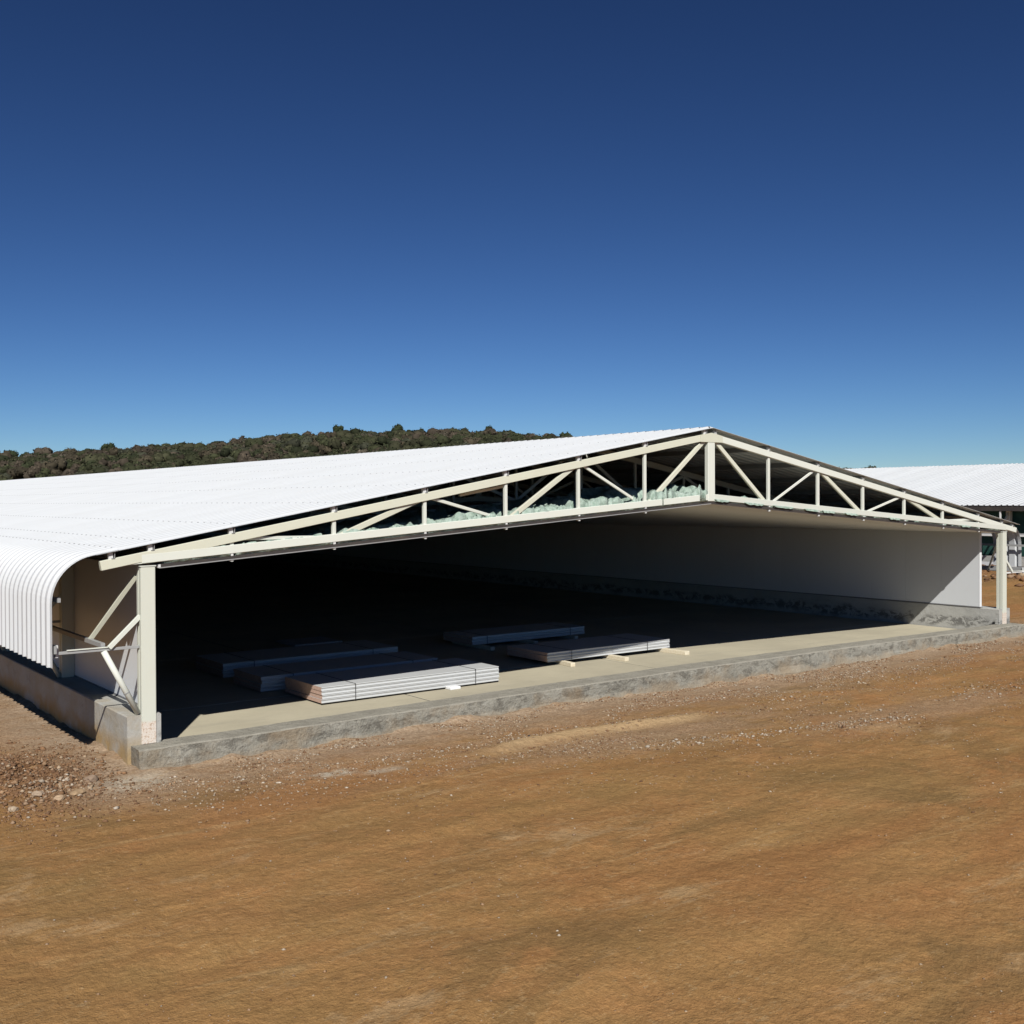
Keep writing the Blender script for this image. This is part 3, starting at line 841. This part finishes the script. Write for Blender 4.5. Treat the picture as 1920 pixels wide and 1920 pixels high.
for s in (0, 1):
    b0 = bracket(shed, s)
    for k in range(1, NBAY):
        copy_tree(b0, shed, (0, k * BAY, 0))
    fx = (lambda x: x) if s == 0 else mirror
    MB().box(fx(-0.5) - 0.03, fx(-0.5) + 0.03, 0.12, LEN, 1.375, 1.435).build('girt', M_galv, shed)
    MB().box(fx(-1.165) - 0.02, fx(-1.165) + 0.02, 0.02, LEN, 1.35, 1.46).build('girt', M_galv, shed)
    MB().box(fx(-1.1) - 0.02, fx(-1.1) + 0.02, 0.05, LEN, 2.05, 2.11).build('girt', M_galv, shed)

# ------------------------------------------------------------------ panel bundles on the floor
def bundle(label, x0, x1, y0, y1, n, zbase, th=0.074, jit=0.02, straps=(0.16, 0.84)):
    root = empty('panel_bundle', (x0, y0, zbase))
    tag(root, label, 'panel bundle', 'bundles of white sandwich panels on the shed floor')
    L, W = x1 - x0, y1 - y0
    for i in range(n):
        # section: two thin skins, tongue and groove long edges, foam showing at the cut ends
        t = th - 0.004
        g = 0.016
        sec = [(0, 0), (W, 0), (W, t * .3), (W + g, t * .38), (W + g, t * .62), (W, t * .7), (W, t), (0, t), (-0.004, t * .86), (0.012, t * .64), (0.012, t * .36), (-0.004, t * .14)]
        mb = MB()
        m_ = len(sec)
        ax, ay = random.uniform(-jit, jit), random.uniform(-jit, jit) * .7
        v = [(ax, ay + p, i * th + q) for p, q in sec] + [(ax + L, ay + p, i * th + q) for p, q in sec]
        f = [(k, (k + 1) % m_, m_ + (k + 1) % m_, m_ + k) for k in range(m_)] + [tuple(range(m_))[::-1], tuple(range(m_, 2 * m_))]
        mb.add(v, f, [0] * m_ + [1, 1])
        p = mb.build('panel', [M_skin, M_core], root)
    for q in straps:
        H = n * th
        xs_ = L * q
        st = MB()
        e = jit * .8 + 0.012
        st.box(xs_ - 0.007, xs_ + 0.007, -e, W + e + 0.014, H - 0.003, H + 0.003)
        st.box(xs_ - 0.007, xs_ + 0.007, -e - 0.004, -e, 0.0, H + 0.003)
        st.box(xs_ - 0.007, xs_ + 0.007, W + e + 0.014, W + e + 0.018, 0.0, H + 0.003)
        st.build('strap', M_strap, root)
    return root
bundle('bundle of grey panels nearest the kerb, half in sun, in front row left', 3.95, 7.95, 2.14, 3.66, 4, FLOOR + 0.035, straps=(0.17, 0.85))
bundle('shaded bundle of panels directly behind the sunlit front left bundle', 3.63, 7.7, 4.02, 5.36, 4, FLOOR + 0.02)
bundle('darkest bundle of panels, rearmost of the three left stacks in the shade', 3.7, 7.95, 6.1, 7.66, 4, FLOOR + 0.02)
bundle('shaded bundle of panels raised on bearers, behind the right hand bundle', 10.35, 14.05, 6.5, 7.8, 3, FLOOR + 0.1, jit=0.012, th=0.068, straps=(0.12, 0.86))
bundle('bundle of panels on pale timber bearers, right of the sunlit bundle', 10.05, 13.9, 3.16, 4.66, 3, FLOOR + 0.09, jit=0.015, th=0.07, straps=(0.18, 0.80))
# a single loose board lying farther back
mb = MB(); mb.box(0, 1.35, 0, 1.2, 0.0, 0.05)
o = mb.build('loose_panel', [M_skin], None, (7.05, 9.65, FLOOR), bevel=0.004)
tag(o, 'single short panel lying flat in the dark behind the left bundles', 'panel')
def bearer(x, ya, yb, label, h=0.095, w=0.12, rot=0.0, z=None):
    mb = MB()
    n = 9; rr = []
    for i in range(n + 1):
        y = (yb - ya) * i / n
        a = 0.006 * (random.random() - .5); b = 0.004 * (random.random() - .5)
        rr.append([(-w / 2 + a, y, 0.0), (w / 2 + a, y, 0.0), (w / 2 + a, y, h + b - 0.004), (-w / 2 + a, y, h + b - 0.004)])
    o = mb.loft(rr).build('timber_bearer', M_timber, None, (x, ya, FLOOR), bevel=0.006)
    o.rotation_euler.z = rot
    tag(o, label, 'timber', 'timber bearers under the panel bundles')
bearer(10.45, 2.74, 4.5, 'short pale timber end under the left end of the right hand bundle', rot=-0.10)
bearer(11.95, 2.60, 4.5, 'pale timber bearer under the middle of the right hand bundle')
bearer(13.75, 2.42, 4.5, 'longest pale timber bearer, sticking out under the right end of the bundle', rot=0.05, w=0.15)
bearer(10.6, 5.98, 7.7, 'shaded timber bearer under the left end of the rear right bundle')
bearer(12.1, 6.15, 7.7, 'shaded timber bearer under the middle of the rear right bundle')
bearer(13.6, 6.3, 7.7, 'shaded timber bearer under the right end of the rear right bundle')
mb = MB(); mb.box(0, 0.24, 0, 0.22, 0, 0.055)
o = mb.build('foam_block', M_foam, None, (6.66, 1.98, FLOOR), bevel=0.008)
tag(o, 'small white foam block poking out under the sunlit front left bundle', 'block')

# ------------------------------------------------------------------ second shed
SX, SZ = 42.35, 0.43
shed2 = empty('steel_shed', (SX, -8.0, SZ))
tag(shed2, 'white-roofed steel shed with open sides standing behind the right corner', 'shed', 'white roofed steel sheds')
L2 = 78.0
r2 = empty('roof_slope', (0, 0, 0), shed2)
path2 = [(CX, zs(CX), -nx_, nz_), (-0.75, zs(-0.75), -nx_, nz_)]
roof2_me = sheet_mesh('roof_sheet', path2, M_sheet_b)
for k in range(int(L2 / COVER)):
    o = bpy.data.objects.new('roof_sheet', roof2_me); link(o, r2)
    o.location = (0, k * COVER, 0.010 * (k % 2))
r3 = empty('roof_slope', (0, 0, 0), shed2)
for k in range(int(L2 / COVER)):
    o = bpy.data.objects.new('roof_sheet', roof2_me); link(o, r3)
    o.location = (SPAN, (k + 1) * COVER, 0); o.rotation_euler = (0, 0, math.pi)
MB().box(-0.72, -0.60, 0, L2, zs(-0.75) - 0.24, zs(-0.75) - 0.005).build('eave_beam', M_fascia_gap, shed2)
post2 = MB().box(0, 0.2, 0, 0.2, -0.5, 2.5).mesh('post', M_ivory, bevel=0.006)
pr2 = MB()
pr2.beam((0.05, 0.1, 2.36), (-0.9, 0.1, 1.36), 0.05, 0.07); pr2.beam((-1.1, 0.1, 1.345), (0, 0.1, 1.345), 0.05, 0.06)
pr2.beam((-0.5, 0.1, 1.33), (-0.03, 0.1, 0.39), 0.06, 0.08); pr2.beam((-0.5, 0.1, 1.36), (0.0, 0.1, 1.79), 0.05, 0.07)
prm = pr2.mesh('eave_bracket', M_ivory)
wbm = MB().beam((-0.66, 0.1, 1.3), (-0.66, 0.1, 2.6), 0.06, 0.06).mesh('drop_post', M_bracket)
tr2 = MB()
tr2.beam((-0.55, 0.1, ztop(-0.55) - 0.075), (CX, 0.1, ztop(CX) - 0.075), 0.09, CH); tr2.beam((SPAN + 0.55, 0.1, ztop(-0.55) - 0.075), (CX, 0.1, ztop(CX) - 0.075), 0.09, CH)
tr2.beam((0, 0.1, zbot(0) - 0.065), (CX, 0.1, zbot(CX) - 0.065), 0.085, 0.128); tr2.beam((SPAN, 0.1, zbot(0) - 0.065), (CX, 0.1, zbot(CX) - 0.065), 0.085, 0.128)
for x in NODES:
    for q in (x, SPAN - x): tr2.beam((q, 0.1, zbot(x)), (q, 0.1, ztop(x) - CH), 0.05, 0.06)
trm = tr2.mesh('roof_truss', M_ivory)
k = 0
while k * BAY < L2:
    for nm, me in (('post', post2), ('eave_bracket', prm), ('drop_post', wbm), ('roof_truss', trm)):
        o = bpy.data.objects.new(nm, me); o.location = (0, k * BAY + 0.9, 0); link(o, shed2)
    o = bpy.data.objects.new('post', post2); o.location = (SPAN - 0.2, k * BAY + 0.9, 0); link(o, shed2)
    k += 1
MB().box(0.22, 0.30, 0.4, L2 - 1, 0.4, 2.46).build('side_sheeting_and_shade', M_green_shade, shed2)  # green insulation layer, near-black colour also standing in for shade under the eave
MB().box(-0.20, 0.40, 0, L2, -0.9, 0.36).build('plinth', M_plinth, shed2)
MB().box(SPAN - 0.4, SPAN + 0.2, 0, L2, -0.9, 0.36).build('plinth', M_plinth, shed2)
MB().box(SPAN - 0.3, SPAN - 0.22, 0.4, L2 - 1, 0.4, 2.46).build('side_sheeting_and_shade', M_green_shade, shed2)
MB().box(-0.53, -0.47, 0, L2, 1.375, 1.435).build('girt', M_galv, shed2)
MB().box(-1.13, -1.07, 0, L2, 1.31, 1.40).build('girt', M_bracket, shed2)
MB().box(0.4, SPAN - 0.4, 0.0, L2, -0.5, -0.02).build('floor_slab', M_floor, shed2)
v = [(0.3, 0.004, 2.449), (CX, 0.004, zceil(CX)), (CX, 0.004, zceil(CX) + .05), (0.3, 0.004, 2.5)]
MB().add(v + [(a, L2, c) for a, b, c in v], [(0, 1, 2, 3), (7, 6, 5, 4), (0, 4, 5, 1), (1, 5, 6, 2), (2, 6, 7, 3), (3, 7, 4, 0)]).build('ceiling', M_ceilp, shed2)
# loose insulation hanging out under its eave
for k in range(14):
    y = 14 + k * 2.2 + random.uniform(-0.4, 0.4)
    mb = MB(); rr = []
    n = 8
    for i in range(n + 1):
        yy = 1.3 * i / n
        d = 0.05 + 0.25 * random.random()
        rr.append([(-0.10 - 0.08 * random.random(), yy, 2.52), (0.15, yy, 2.54), (0.15, yy, 2.66), (-0.10, yy, 2.62 + 0.05 * random.random()), (-0.16, yy, 2.52 - d * 0.4)])
    mb.loft(rr).build('insulation_blanket', M_wool, shed2, (0, y, 0))
# a few white plinth capping slabs standing along its foot
for k in range(22):
    y = 12 + k * 1.05 + random.uniform(-.2, .2)
    MB().box(0, 0.08, 0, random.uniform(0.35, 0.7), 0, random.uniform(0.18, 0.32)).build('leaning_board', M_bracket if k % 3 else M_wallp, shed2, (-0.42, y, -0.12))

# ------------------------------------------------------------------ hill, scrub and trees
AZ = np.array([-60, -40, -20, -5, 0, 6, 11.8, 16.6, 22.8, 28.0, 31.0, 36.0, 40.2, 44, 48, 51, 54, 56.0, 57.2, 62, 75, 100], float)
ELV = np.array([0.4, 0.6, 0.8, 1.3, 1.6, 2.0, 2.43, 2.89, 3.37, 3.80, 3.93, 3.90, 3.52, 2.6, 2.2, 2.0, 1.95, 1.92, 1.55, 1.1, 0.8, 0.6], float)
RR = 340.0
def hill_z(az, r):
    el = np.interp(az, AZ, ELV)
    crest = CAM[2] + np.tan(np.radians(el)) * RR - 3.9
    t = (r - 170) / (RR - 170)
    up_ = np.clip(t, 0, 1)
    prof = 0.25 * up_ + 0.75 * up_ * up_ * (3 - 2 * up_)
    back = np.clip((r - RR) / 260, 0, 1)
    prof = prof * (1 - 0.5 * back * back)
    return np.clip(crest, 2, None) * prof - 2.0 * (1 - up_) 
az = np.linspace(-60, 100, 161); rs = np.concatenate([np.linspace(165, 345, 40), np.linspace(360, 620, 10)])
A_, R2 = np.meshgrid(az, rs)
HX = CAM[0] + R2 * np.sin(np.radians(A_)); HY = CAM[1] + R2 * np.cos(np.radians(A_))
HZ = hill_z(A_, R2) + (fbm(HX * 0.05, HY * 0.05, 61, 3) - 0.5) * 1.2 * np.clip((R2 - 170) / 60, 0, 1)
hn, hm = A_.shape
hid = np.arange(hn * hm).reshape(hn, hm)
hf = np.stack([hid[:-1, :-1], hid[:-1, 1:], hid[1:, 1:], hid[1:, :-1]], -1).reshape(-1, 4)
hill = big_mesh('hill', np.stack([HX, HY, HZ], -1).reshape(-1, 3), hf, M_hill, None, smooth=True)
tag(hill, 'low scrub covered hill behind the shed', kind='structure')

_bm = bmesh.new(); bmesh.ops.create_icosphere(_bm, subdivisions=2, radius=1)
SPH_V = np.array([v.co[:] for v in _bm.verts]); SPH_F = np.array([[v.index for v in f.verts] for f in _bm.faces]); _bm.free()
def crown(cx, cy, cz, rx, rz, n, size, rng, nl=None):
    """lumpy foliage lobes with ragged leaf clumps over them; triangles only"""
    nl = nl or int(rng.integers(3, 6))
    V, F, K = [], [], []
    nv = 0
    for l in range(nl):
        a = rng.uniform(0, 6.28); d = rng.uniform(0.15, 0.62) if l else 0.0
        c = np.array([math.cos(a) * d * rx, math.sin(a) * d * rx, rz * (0.5 + rng.uniform(-0.12, 0.28))])
        R = np.array([rx, rx, rz]) * rng.uniform(0.34, 0.52)
        k = 1 + rng.normal(0, 0.13, (len(SPH_V), 1))
        V.append(SPH_V * k * R * 0.9 + c); F.append(SPH_F + nv); nv += len(SPH_V); K.append(rng.uniform(0.5, 0.95) * rng.uniform(0.8, 1.2, len(SPH_V)))
        m_ = n // nl
        dd = rng.normal(0, 1, (m_, 3)); dd[:, 2] = dd[:, 2] * .8 + .25; dd /= np.linalg.norm(dd, axis=1, keepdims=True)
        p = c + dd * R * rng.uniform(0.84, 1.16, (m_, 1))
        u = np.cross(dd, rng.normal(0, 1, (m_, 3))); u /= np.linalg.norm(u, axis=1, keepdims=True) + 1e-9
        w = np.cross(u, dd) + dd * rng.normal(0, 0.5, (m_, 1)); s_ = size * rng.uniform(0.5, 1.4, (m_, 1))
        q = np.stack([p - u * s_, p + u * s_, p + w * s_ * 1.3, p - w * s_ * .9], 1).reshape(-1, 3)
        b = nv + np.arange(m_)[:, None] * 4
        V.append(q); F.append(np.concatenate([b + np.array([[0, 1, 2]]), b + np.array([[0, 3, 1]])])); nv += len(q)
        K.append(np.repeat(rng.uniform(0.55, 1.5, m_), 4))
    V = np.concatenate(V) + np.array([cx, cy, cz])
    return V, np.concatenate(F), np.concatenate(K)
PAL = np.array([(0.047, 0.051, 0.024), (0.056, 0.056, 0.029), (0.037, 0.043, 0.020), (0.066, 0.054, 0.034), (0.080, 0.063, 0.044), (0.060, 0.062, 0.039), (0.098, 0.082, 0.058)])
def scrub_mass(name, label, N, azr, rr, sz, leafs, lsize, rng):
    V, T, F = [], [], []
    nv = 0
    for i in range(N):
        a = rng.uniform(*azr); r = rng.uniform(*rr)
        x = CAM[0] + r * math.sin(math.radians(a)); y = CAM[1] + r * math.cos(math.radians(a))
        z = float(hill_z(np.array([a]), np.array([r]))[0]) + (float(fbm(np.array([x * .05]), np.array([y * .05]), 61, 3)[0]) - .5) * 1.2
        s = rng.uniform(*sz) * (1.3 if rng.random() < 0.12 else 1)
        v, f, k_ = crown(x, y, z - 0.3, s * rng.uniform(0.9, 1.3), s * rng.uniform(0.85, 1.15), leafs, lsize, rng)
        pa = float(fbm(np.array([x * .02 + 9]), np.array([y * .02]), 71, 3)[0])
        k = rng.choice(7, p=[.24, .22, .16, .14, .09, .12, .03]) if pa < 0.52 else rng.choice(7, p=[.13, .16, .10, .22, .18, .15, .06])
        c = PAL[k] * rng.uniform(0.8, 1.2)
        cc = c[None] * k_[:, None]
        V.append(v); F.append(f + nv); nv += len(v); T.append(np.concatenate([cc, np.ones((len(cc), 1))], 1))
    o = big_mesh(name, np.concatenate(V), np.concatenate(F), M_leaf, None, {'tone': ('FLOAT_COLOR', np.concatenate(T))})
    tag(o, label, 'scrub', kind='stuff'); return o
rg = np.random.default_rng(5)
scrub_mass('hillside_scrub', 'dense olive and brown bush covering the hill behind the shed', 2300, (-4, 46), (262, 344), (1.5, 2.9), 120, 0.21, rg)
scrub_mass('distant_treeline', 'thin dark line of far trees above the second shed roof', 420, (46, 72), (318, 345), (1.0, 1.9), 60, 0.22, rg)

def tree(label, px_az, r, size, tall, seed):
    rng = np.random.default_rng(seed)
    x = CAM[0] + r * math.sin(math.radians(px_az)); y = CAM[1] + r * math.cos(math.radians(px_az))
    z = float(hill_z(np.array([px_az]), np.array([r]))[0])
    t = empty('hill_tree', (x, y, z - 0.4)); tag(t, label, 'tree', 'trees standing out on the hill skyline')
    mb = MB()
    hh = tall * 0.6
    prev = Vector((0, 0, 0)); rad = 0.16
    rr = []
    for i in range(5):
        c = Vector((0.1 * math.sin(i), 0.08 * i, hh * i / 4)); q = rad * (1 - i * .17)
        rr.append([(c.x + q * math.cos(a), c.y + q * math.sin(a), c.z) for a in np.linspace(0, 2 * math.pi, 7)[:-1]])
    mb.loft(rr)
    for k in range(5):
        a = k * 2.4
        mb.beam((0, 0, hh * .5 + .1 * k), (size * .6 * math.cos(a), size * .6 * math.sin(a), hh * .8 + .2 * k), 0.07, 0.07, (0.3, 0.2, 1))
    mb.build('trunk', M_bark, t)
    v, f, k_ = crown(0, 0, tall * 0.32, size, tall * 0.68, 260, 0.2, rng, 6)
    cc = np.array((0.036, 0.046, 0.02))[None] * k_[:, None]
    big_mesh('crown', v, f, M_leaf, t, {'tone': ('FLOAT_COLOR', np.concatenate([cc, np.ones((len(cc), 1))], 1))})
tree('dark rounded tree standing tallest on the hill skyline, left of its middle', 28.05, 338, 2.2, 4.8, 1)
tree('last dark tree at the right end of the hill, where the roof cuts the skyline', 40.0, 339, 2.3, 4.2, 2)
tree('dark tree on the hill skyline at the left edge of the picture', 12.2, 338, 2.6, 4.4, 3)
tree('dark tree on the skyline a quarter of the way along the hill from the left', 16.6, 338, 2.4, 4.2, 4)
tree('broad dark tree on the highest flat crest of the hill', 31.2, 339, 3.0, 4.6, 5)
tree('dark tree on the crest midway between the broad crest tree and the right end', 36.0, 339, 2.7, 4.4, 6)

# ------------------------------------------------------------------ gravel, rubble and stones
ICO_V = np.array([(1, 0, 0), (-1, 0, 0), (0, 1, 0), (0, -1, 0), (0, 0, 1), (0, 0, -1), (.62, .62, .5), (-.6, .64, .45), (.6, -.62, .5), (-.62, -.6, .5)])
ICO_F = np.array([(0, 6, 4), (6, 2, 4), (2, 7, 4), (7, 1, 4), (1, 9, 4), (9, 3, 4), (3, 8, 4), (8, 0, 4), (0, 2, 6), (2, 1, 7), (1, 3, 9), (3, 0, 8), (0, 5, 2), (2, 5, 1), (1, 5, 3), (3, 5, 0)])
SPAL = np.array([(0.39, 0.29, 0.19), (0.32, 0.215, 0.135), (0.25, 0.14, 0.072), (0.42, 0.345, 0.26), (0.18, 0.10, 0.055), (0.35, 0.22, 0.125), (0.50, 0.43, 0.34)])
def pebbles(name, label, X, Y, S, pal_p, rng, sink=0.35):
    n = len(X)
    Z = ground_h(X, Y)
    base = ICO_V[None] * rng.uniform(0.7, 1.25, (n, len(ICO_V), 1))
    sc = S[:, None] * np.stack([rng.uniform(.8, 1.3, n), rng.uniform(.7, 1.1, n), rng.uniform(.45, .8, n)], 1)
    v = base * sc[:, None, :]
    a = rng.uniform(0, 6.28, n); ca, sa = np.cos(a)[:, None], np.sin(a)[:, None]
    vx = v[..., 0] * ca - v[..., 1] * sa; vy = v[..., 0] * sa + v[..., 1] * ca
    v = np.stack([vx + X[:, None], vy + Y[:, None], v[..., 2] + Z[:, None] + (S * sink)[:, None] * .5], -1)
    F = (ICO_F[None] + (np.arange(n) * len(ICO_V))[:, None, None]).reshape(-1, 3)
    k = rng.choice(len(SPAL), n, p=pal_p)
    c = SPAL[k] * rng.uniform(.8, 1.2, (n, 1))
    c = np.repeat(c, len(ICO_V), 0)
    o = big_mesh(name, v.reshape(-1, 3), F, M_stone, None, {'tone': ('FLOAT_COLOR', np.concatenate([c, np.ones((len(c), 1))], 1))})
    tag(o, label, 'gravel', kind='stuff')
    return o
rg = np.random.default_rng(23)
def bowv(x): return 0.30 * np.sin(np.pi * np.clip((x + 0.2) / (SPAN + 0.4), 0, 1)) ** 1.5
n = 27000
X = rg.uniform(-0.5, 30, n); Y = -0.42 + bowv(X) * .75 - np.abs(rg.normal(0, 1.15, n))
keep = fbm(X * 0.7, Y * 1.6, 81, 3) > 0.47
X, Y = X[keep], Y[keep]
pebbles('kerb_gravel', 'loose pale gravel scattered along the foot of the kerb', X, Y, np.clip(rg.lognormal(-4.45, 0.42, len(X)), 0.005, 0.035), [.24, .19, .13, .17, .11, .11, .05], rg)
n = 9000
X = np.concatenate([rg.normal(7.2, 3.2, n // 2), rg.normal(12.5, 4.5, n // 2)]); Y = np.concatenate([rg.normal(-3.0, 0.5, n // 2), rg.normal(-4.6, 0.8, n - n // 2)])
keep = fbm(X * 0.8, Y * 2.2, 91, 3) > 0.5
X, Y = X[keep], Y[keep]
pebbles('yard_gravel', 'thin streaks of gravel across the dirt yard', X, Y, np.clip(rg.lognormal(-4.55, 0.40, len(X)), 0.005, 0.03), [.20, .22, .20, .09, .14, .12, .03], rg)
n = 8000
X = rg.normal(-1.75, 0.7, n); Y = rg.normal(0.05, 0.95, n)
keep = (X < -0.35)
X, Y = X[keep], Y[keep]
pebbles('rubble_heap', 'reddish clods and broken rubble beside the plinth at the left', X, Y, np.clip(rg.lognormal(-4.35, 0.5, len(X)), 0.006, 0.05), [.04, .13, .36, .02, .39, .05, .01], rg)
n = 240
X = rg.normal(-1.40, 0.22, n); Y = rg.normal(-0.62, 0.22, n)
pebbles('cement_crumbs', 'pale crumbs of broken cement in front of the red rubble', X, Y, np.clip(rg.lognormal(-4.1, 0.45, n), 0.008, 0.045), [.25, .15, .08, .32, .03, .07, .1], rg)
n = 9000
X = rg.uniform(-4, 18, n); Y = rg.uniform(-13, -1.5, n)
keep = fbm(X * 0.5, Y * 1.1, 97, 3) > rg.uniform(0.3, 0.75, n)
X, Y = X[keep], Y[keep]; n = len(X)
pebbles('scattered_grit', 'sparse small grit over the open dirt', X, Y, np.clip(rg.lognormal(-5.0, 0.45, n), 0.003, 0.02), [.22, .24, .2, .08, .12, .11, .03], rg)
n = 620
t_ = rg.uniform(0, 1, n); X = 6.6 + 5.2 * t_ + rg.normal(0, .25, n); Y = -3.55 - 1.25 * t_ + rg.normal(0, 0.16, n)
X = np.concatenate([X, rg.normal(15.5, 1.3, 260)]); Y = np.concatenate([Y, rg.normal(-4.3, 0.22, 260)])
pebbles('pale_stone_row', 'row of small pale stones thrown up by the grader across the yard', X, Y, np.clip(rg.lognormal(-4.25, 0.45, len(X)), 0.007, 0.04), [.22, .14, .08, .26, .10, .06, .14], rg)
n = 1500
X = rg.normal(39.4, 1.2, n); Y = rg.uniform(2, 30, n)
pebbles('spoil_clods', 'red earth clods along the foot of the far shed', X, Y, np.clip(rg.lognormal(-2.6, 0.5, n), 0.03, 0.3), [.05, .2, .4, .02, .25, .08, .0], rg)

def stone(x, y, s, tone, label, group=None, seed=0, flat=0.55):
    rng = np.random.default_rng(seed + 300)
    bm = bmesh.new(); bmesh.ops.create_icosphere(bm, subdivisions=2, radius=1)
    for vtx in bm.verts:
        p = vtx.co
        k = 1 + 0.22 * math.sin(3.1 * p.x + seed) * math.cos(2.7 * p.y + seed * 2) + 0.14 * rng.normal() * .6
        vtx.co = Vector((p.x * s * k * 1.15, p.y * s * k * .9, p.z * s * k * flat))
    me = bpy.data.meshes.new('stone'); bm.to_mesh(me); bm.free()
    at = me.attributes.new('tone', 'FLOAT_COLOR', 'POINT')
    at.data.foreach_set('color', list((*tone, 1)) * len(me.vertices))
    me.materials.append(M_stone)
    o = bpy.data.objects.new('stone', me)
    o.location = (x, y, float(ground_h(np.array([x]), np.array([y]))[0]) + s * flat * 0.35)
    o.rotation_euler.z = seed * 1.3
    link(o); tag(o, label, 'stone', group)
stone(-1.16, -0.99, 0.10, (0.42, 0.29, 0.17), 'flat tan stone, largest, at the front edge of the rubble', 'loose stones', 1, 0.35)
stone(-1.99, -1.26, 0.05, (0.46, 0.36, 0.25), 'lone pale stone on bare dirt at the far left, apart from the rubble', 'loose stones', 2, 0.8)
stone(-1.42, -1.12, 0.07, (0.46, 0.33, 0.21), 'small tan stone just left of the largest flat rubble stone', 'loose stones', 3)
stone(-1.62, -0.90, 0.07, (0.40, 0.30, 0.21), 'pale stone on the left end of the rubble front edge', 'loose stones', 4)
stone(-0.85, -0.55, 0.09, (0.30, 0.215, 0.15), 'brown stone between the rubble and the shed corner', 'loose stones', 5)
stone(5.45, -2.06, 0.03, (0.06, 0.05, 0.045), 'small dark stone lying on the pale sandy ridge', 'loose stones', 6)
for i in range(9):
    a = rg.normal(-1.45, 0.35); b = rg.normal(-0.45, 0.35)
    stone(a, b, rg.uniform(0.024, 0.04), tuple(SPAL[rg.choice([0, 1, 2, 5, 3])] * rg.uniform(.85, 1.1)), 'fist-sized broken stone among the rubble beside the left plinth', 'broken stones in the rubble', 20 + i, rg.uniform(.5, .8))
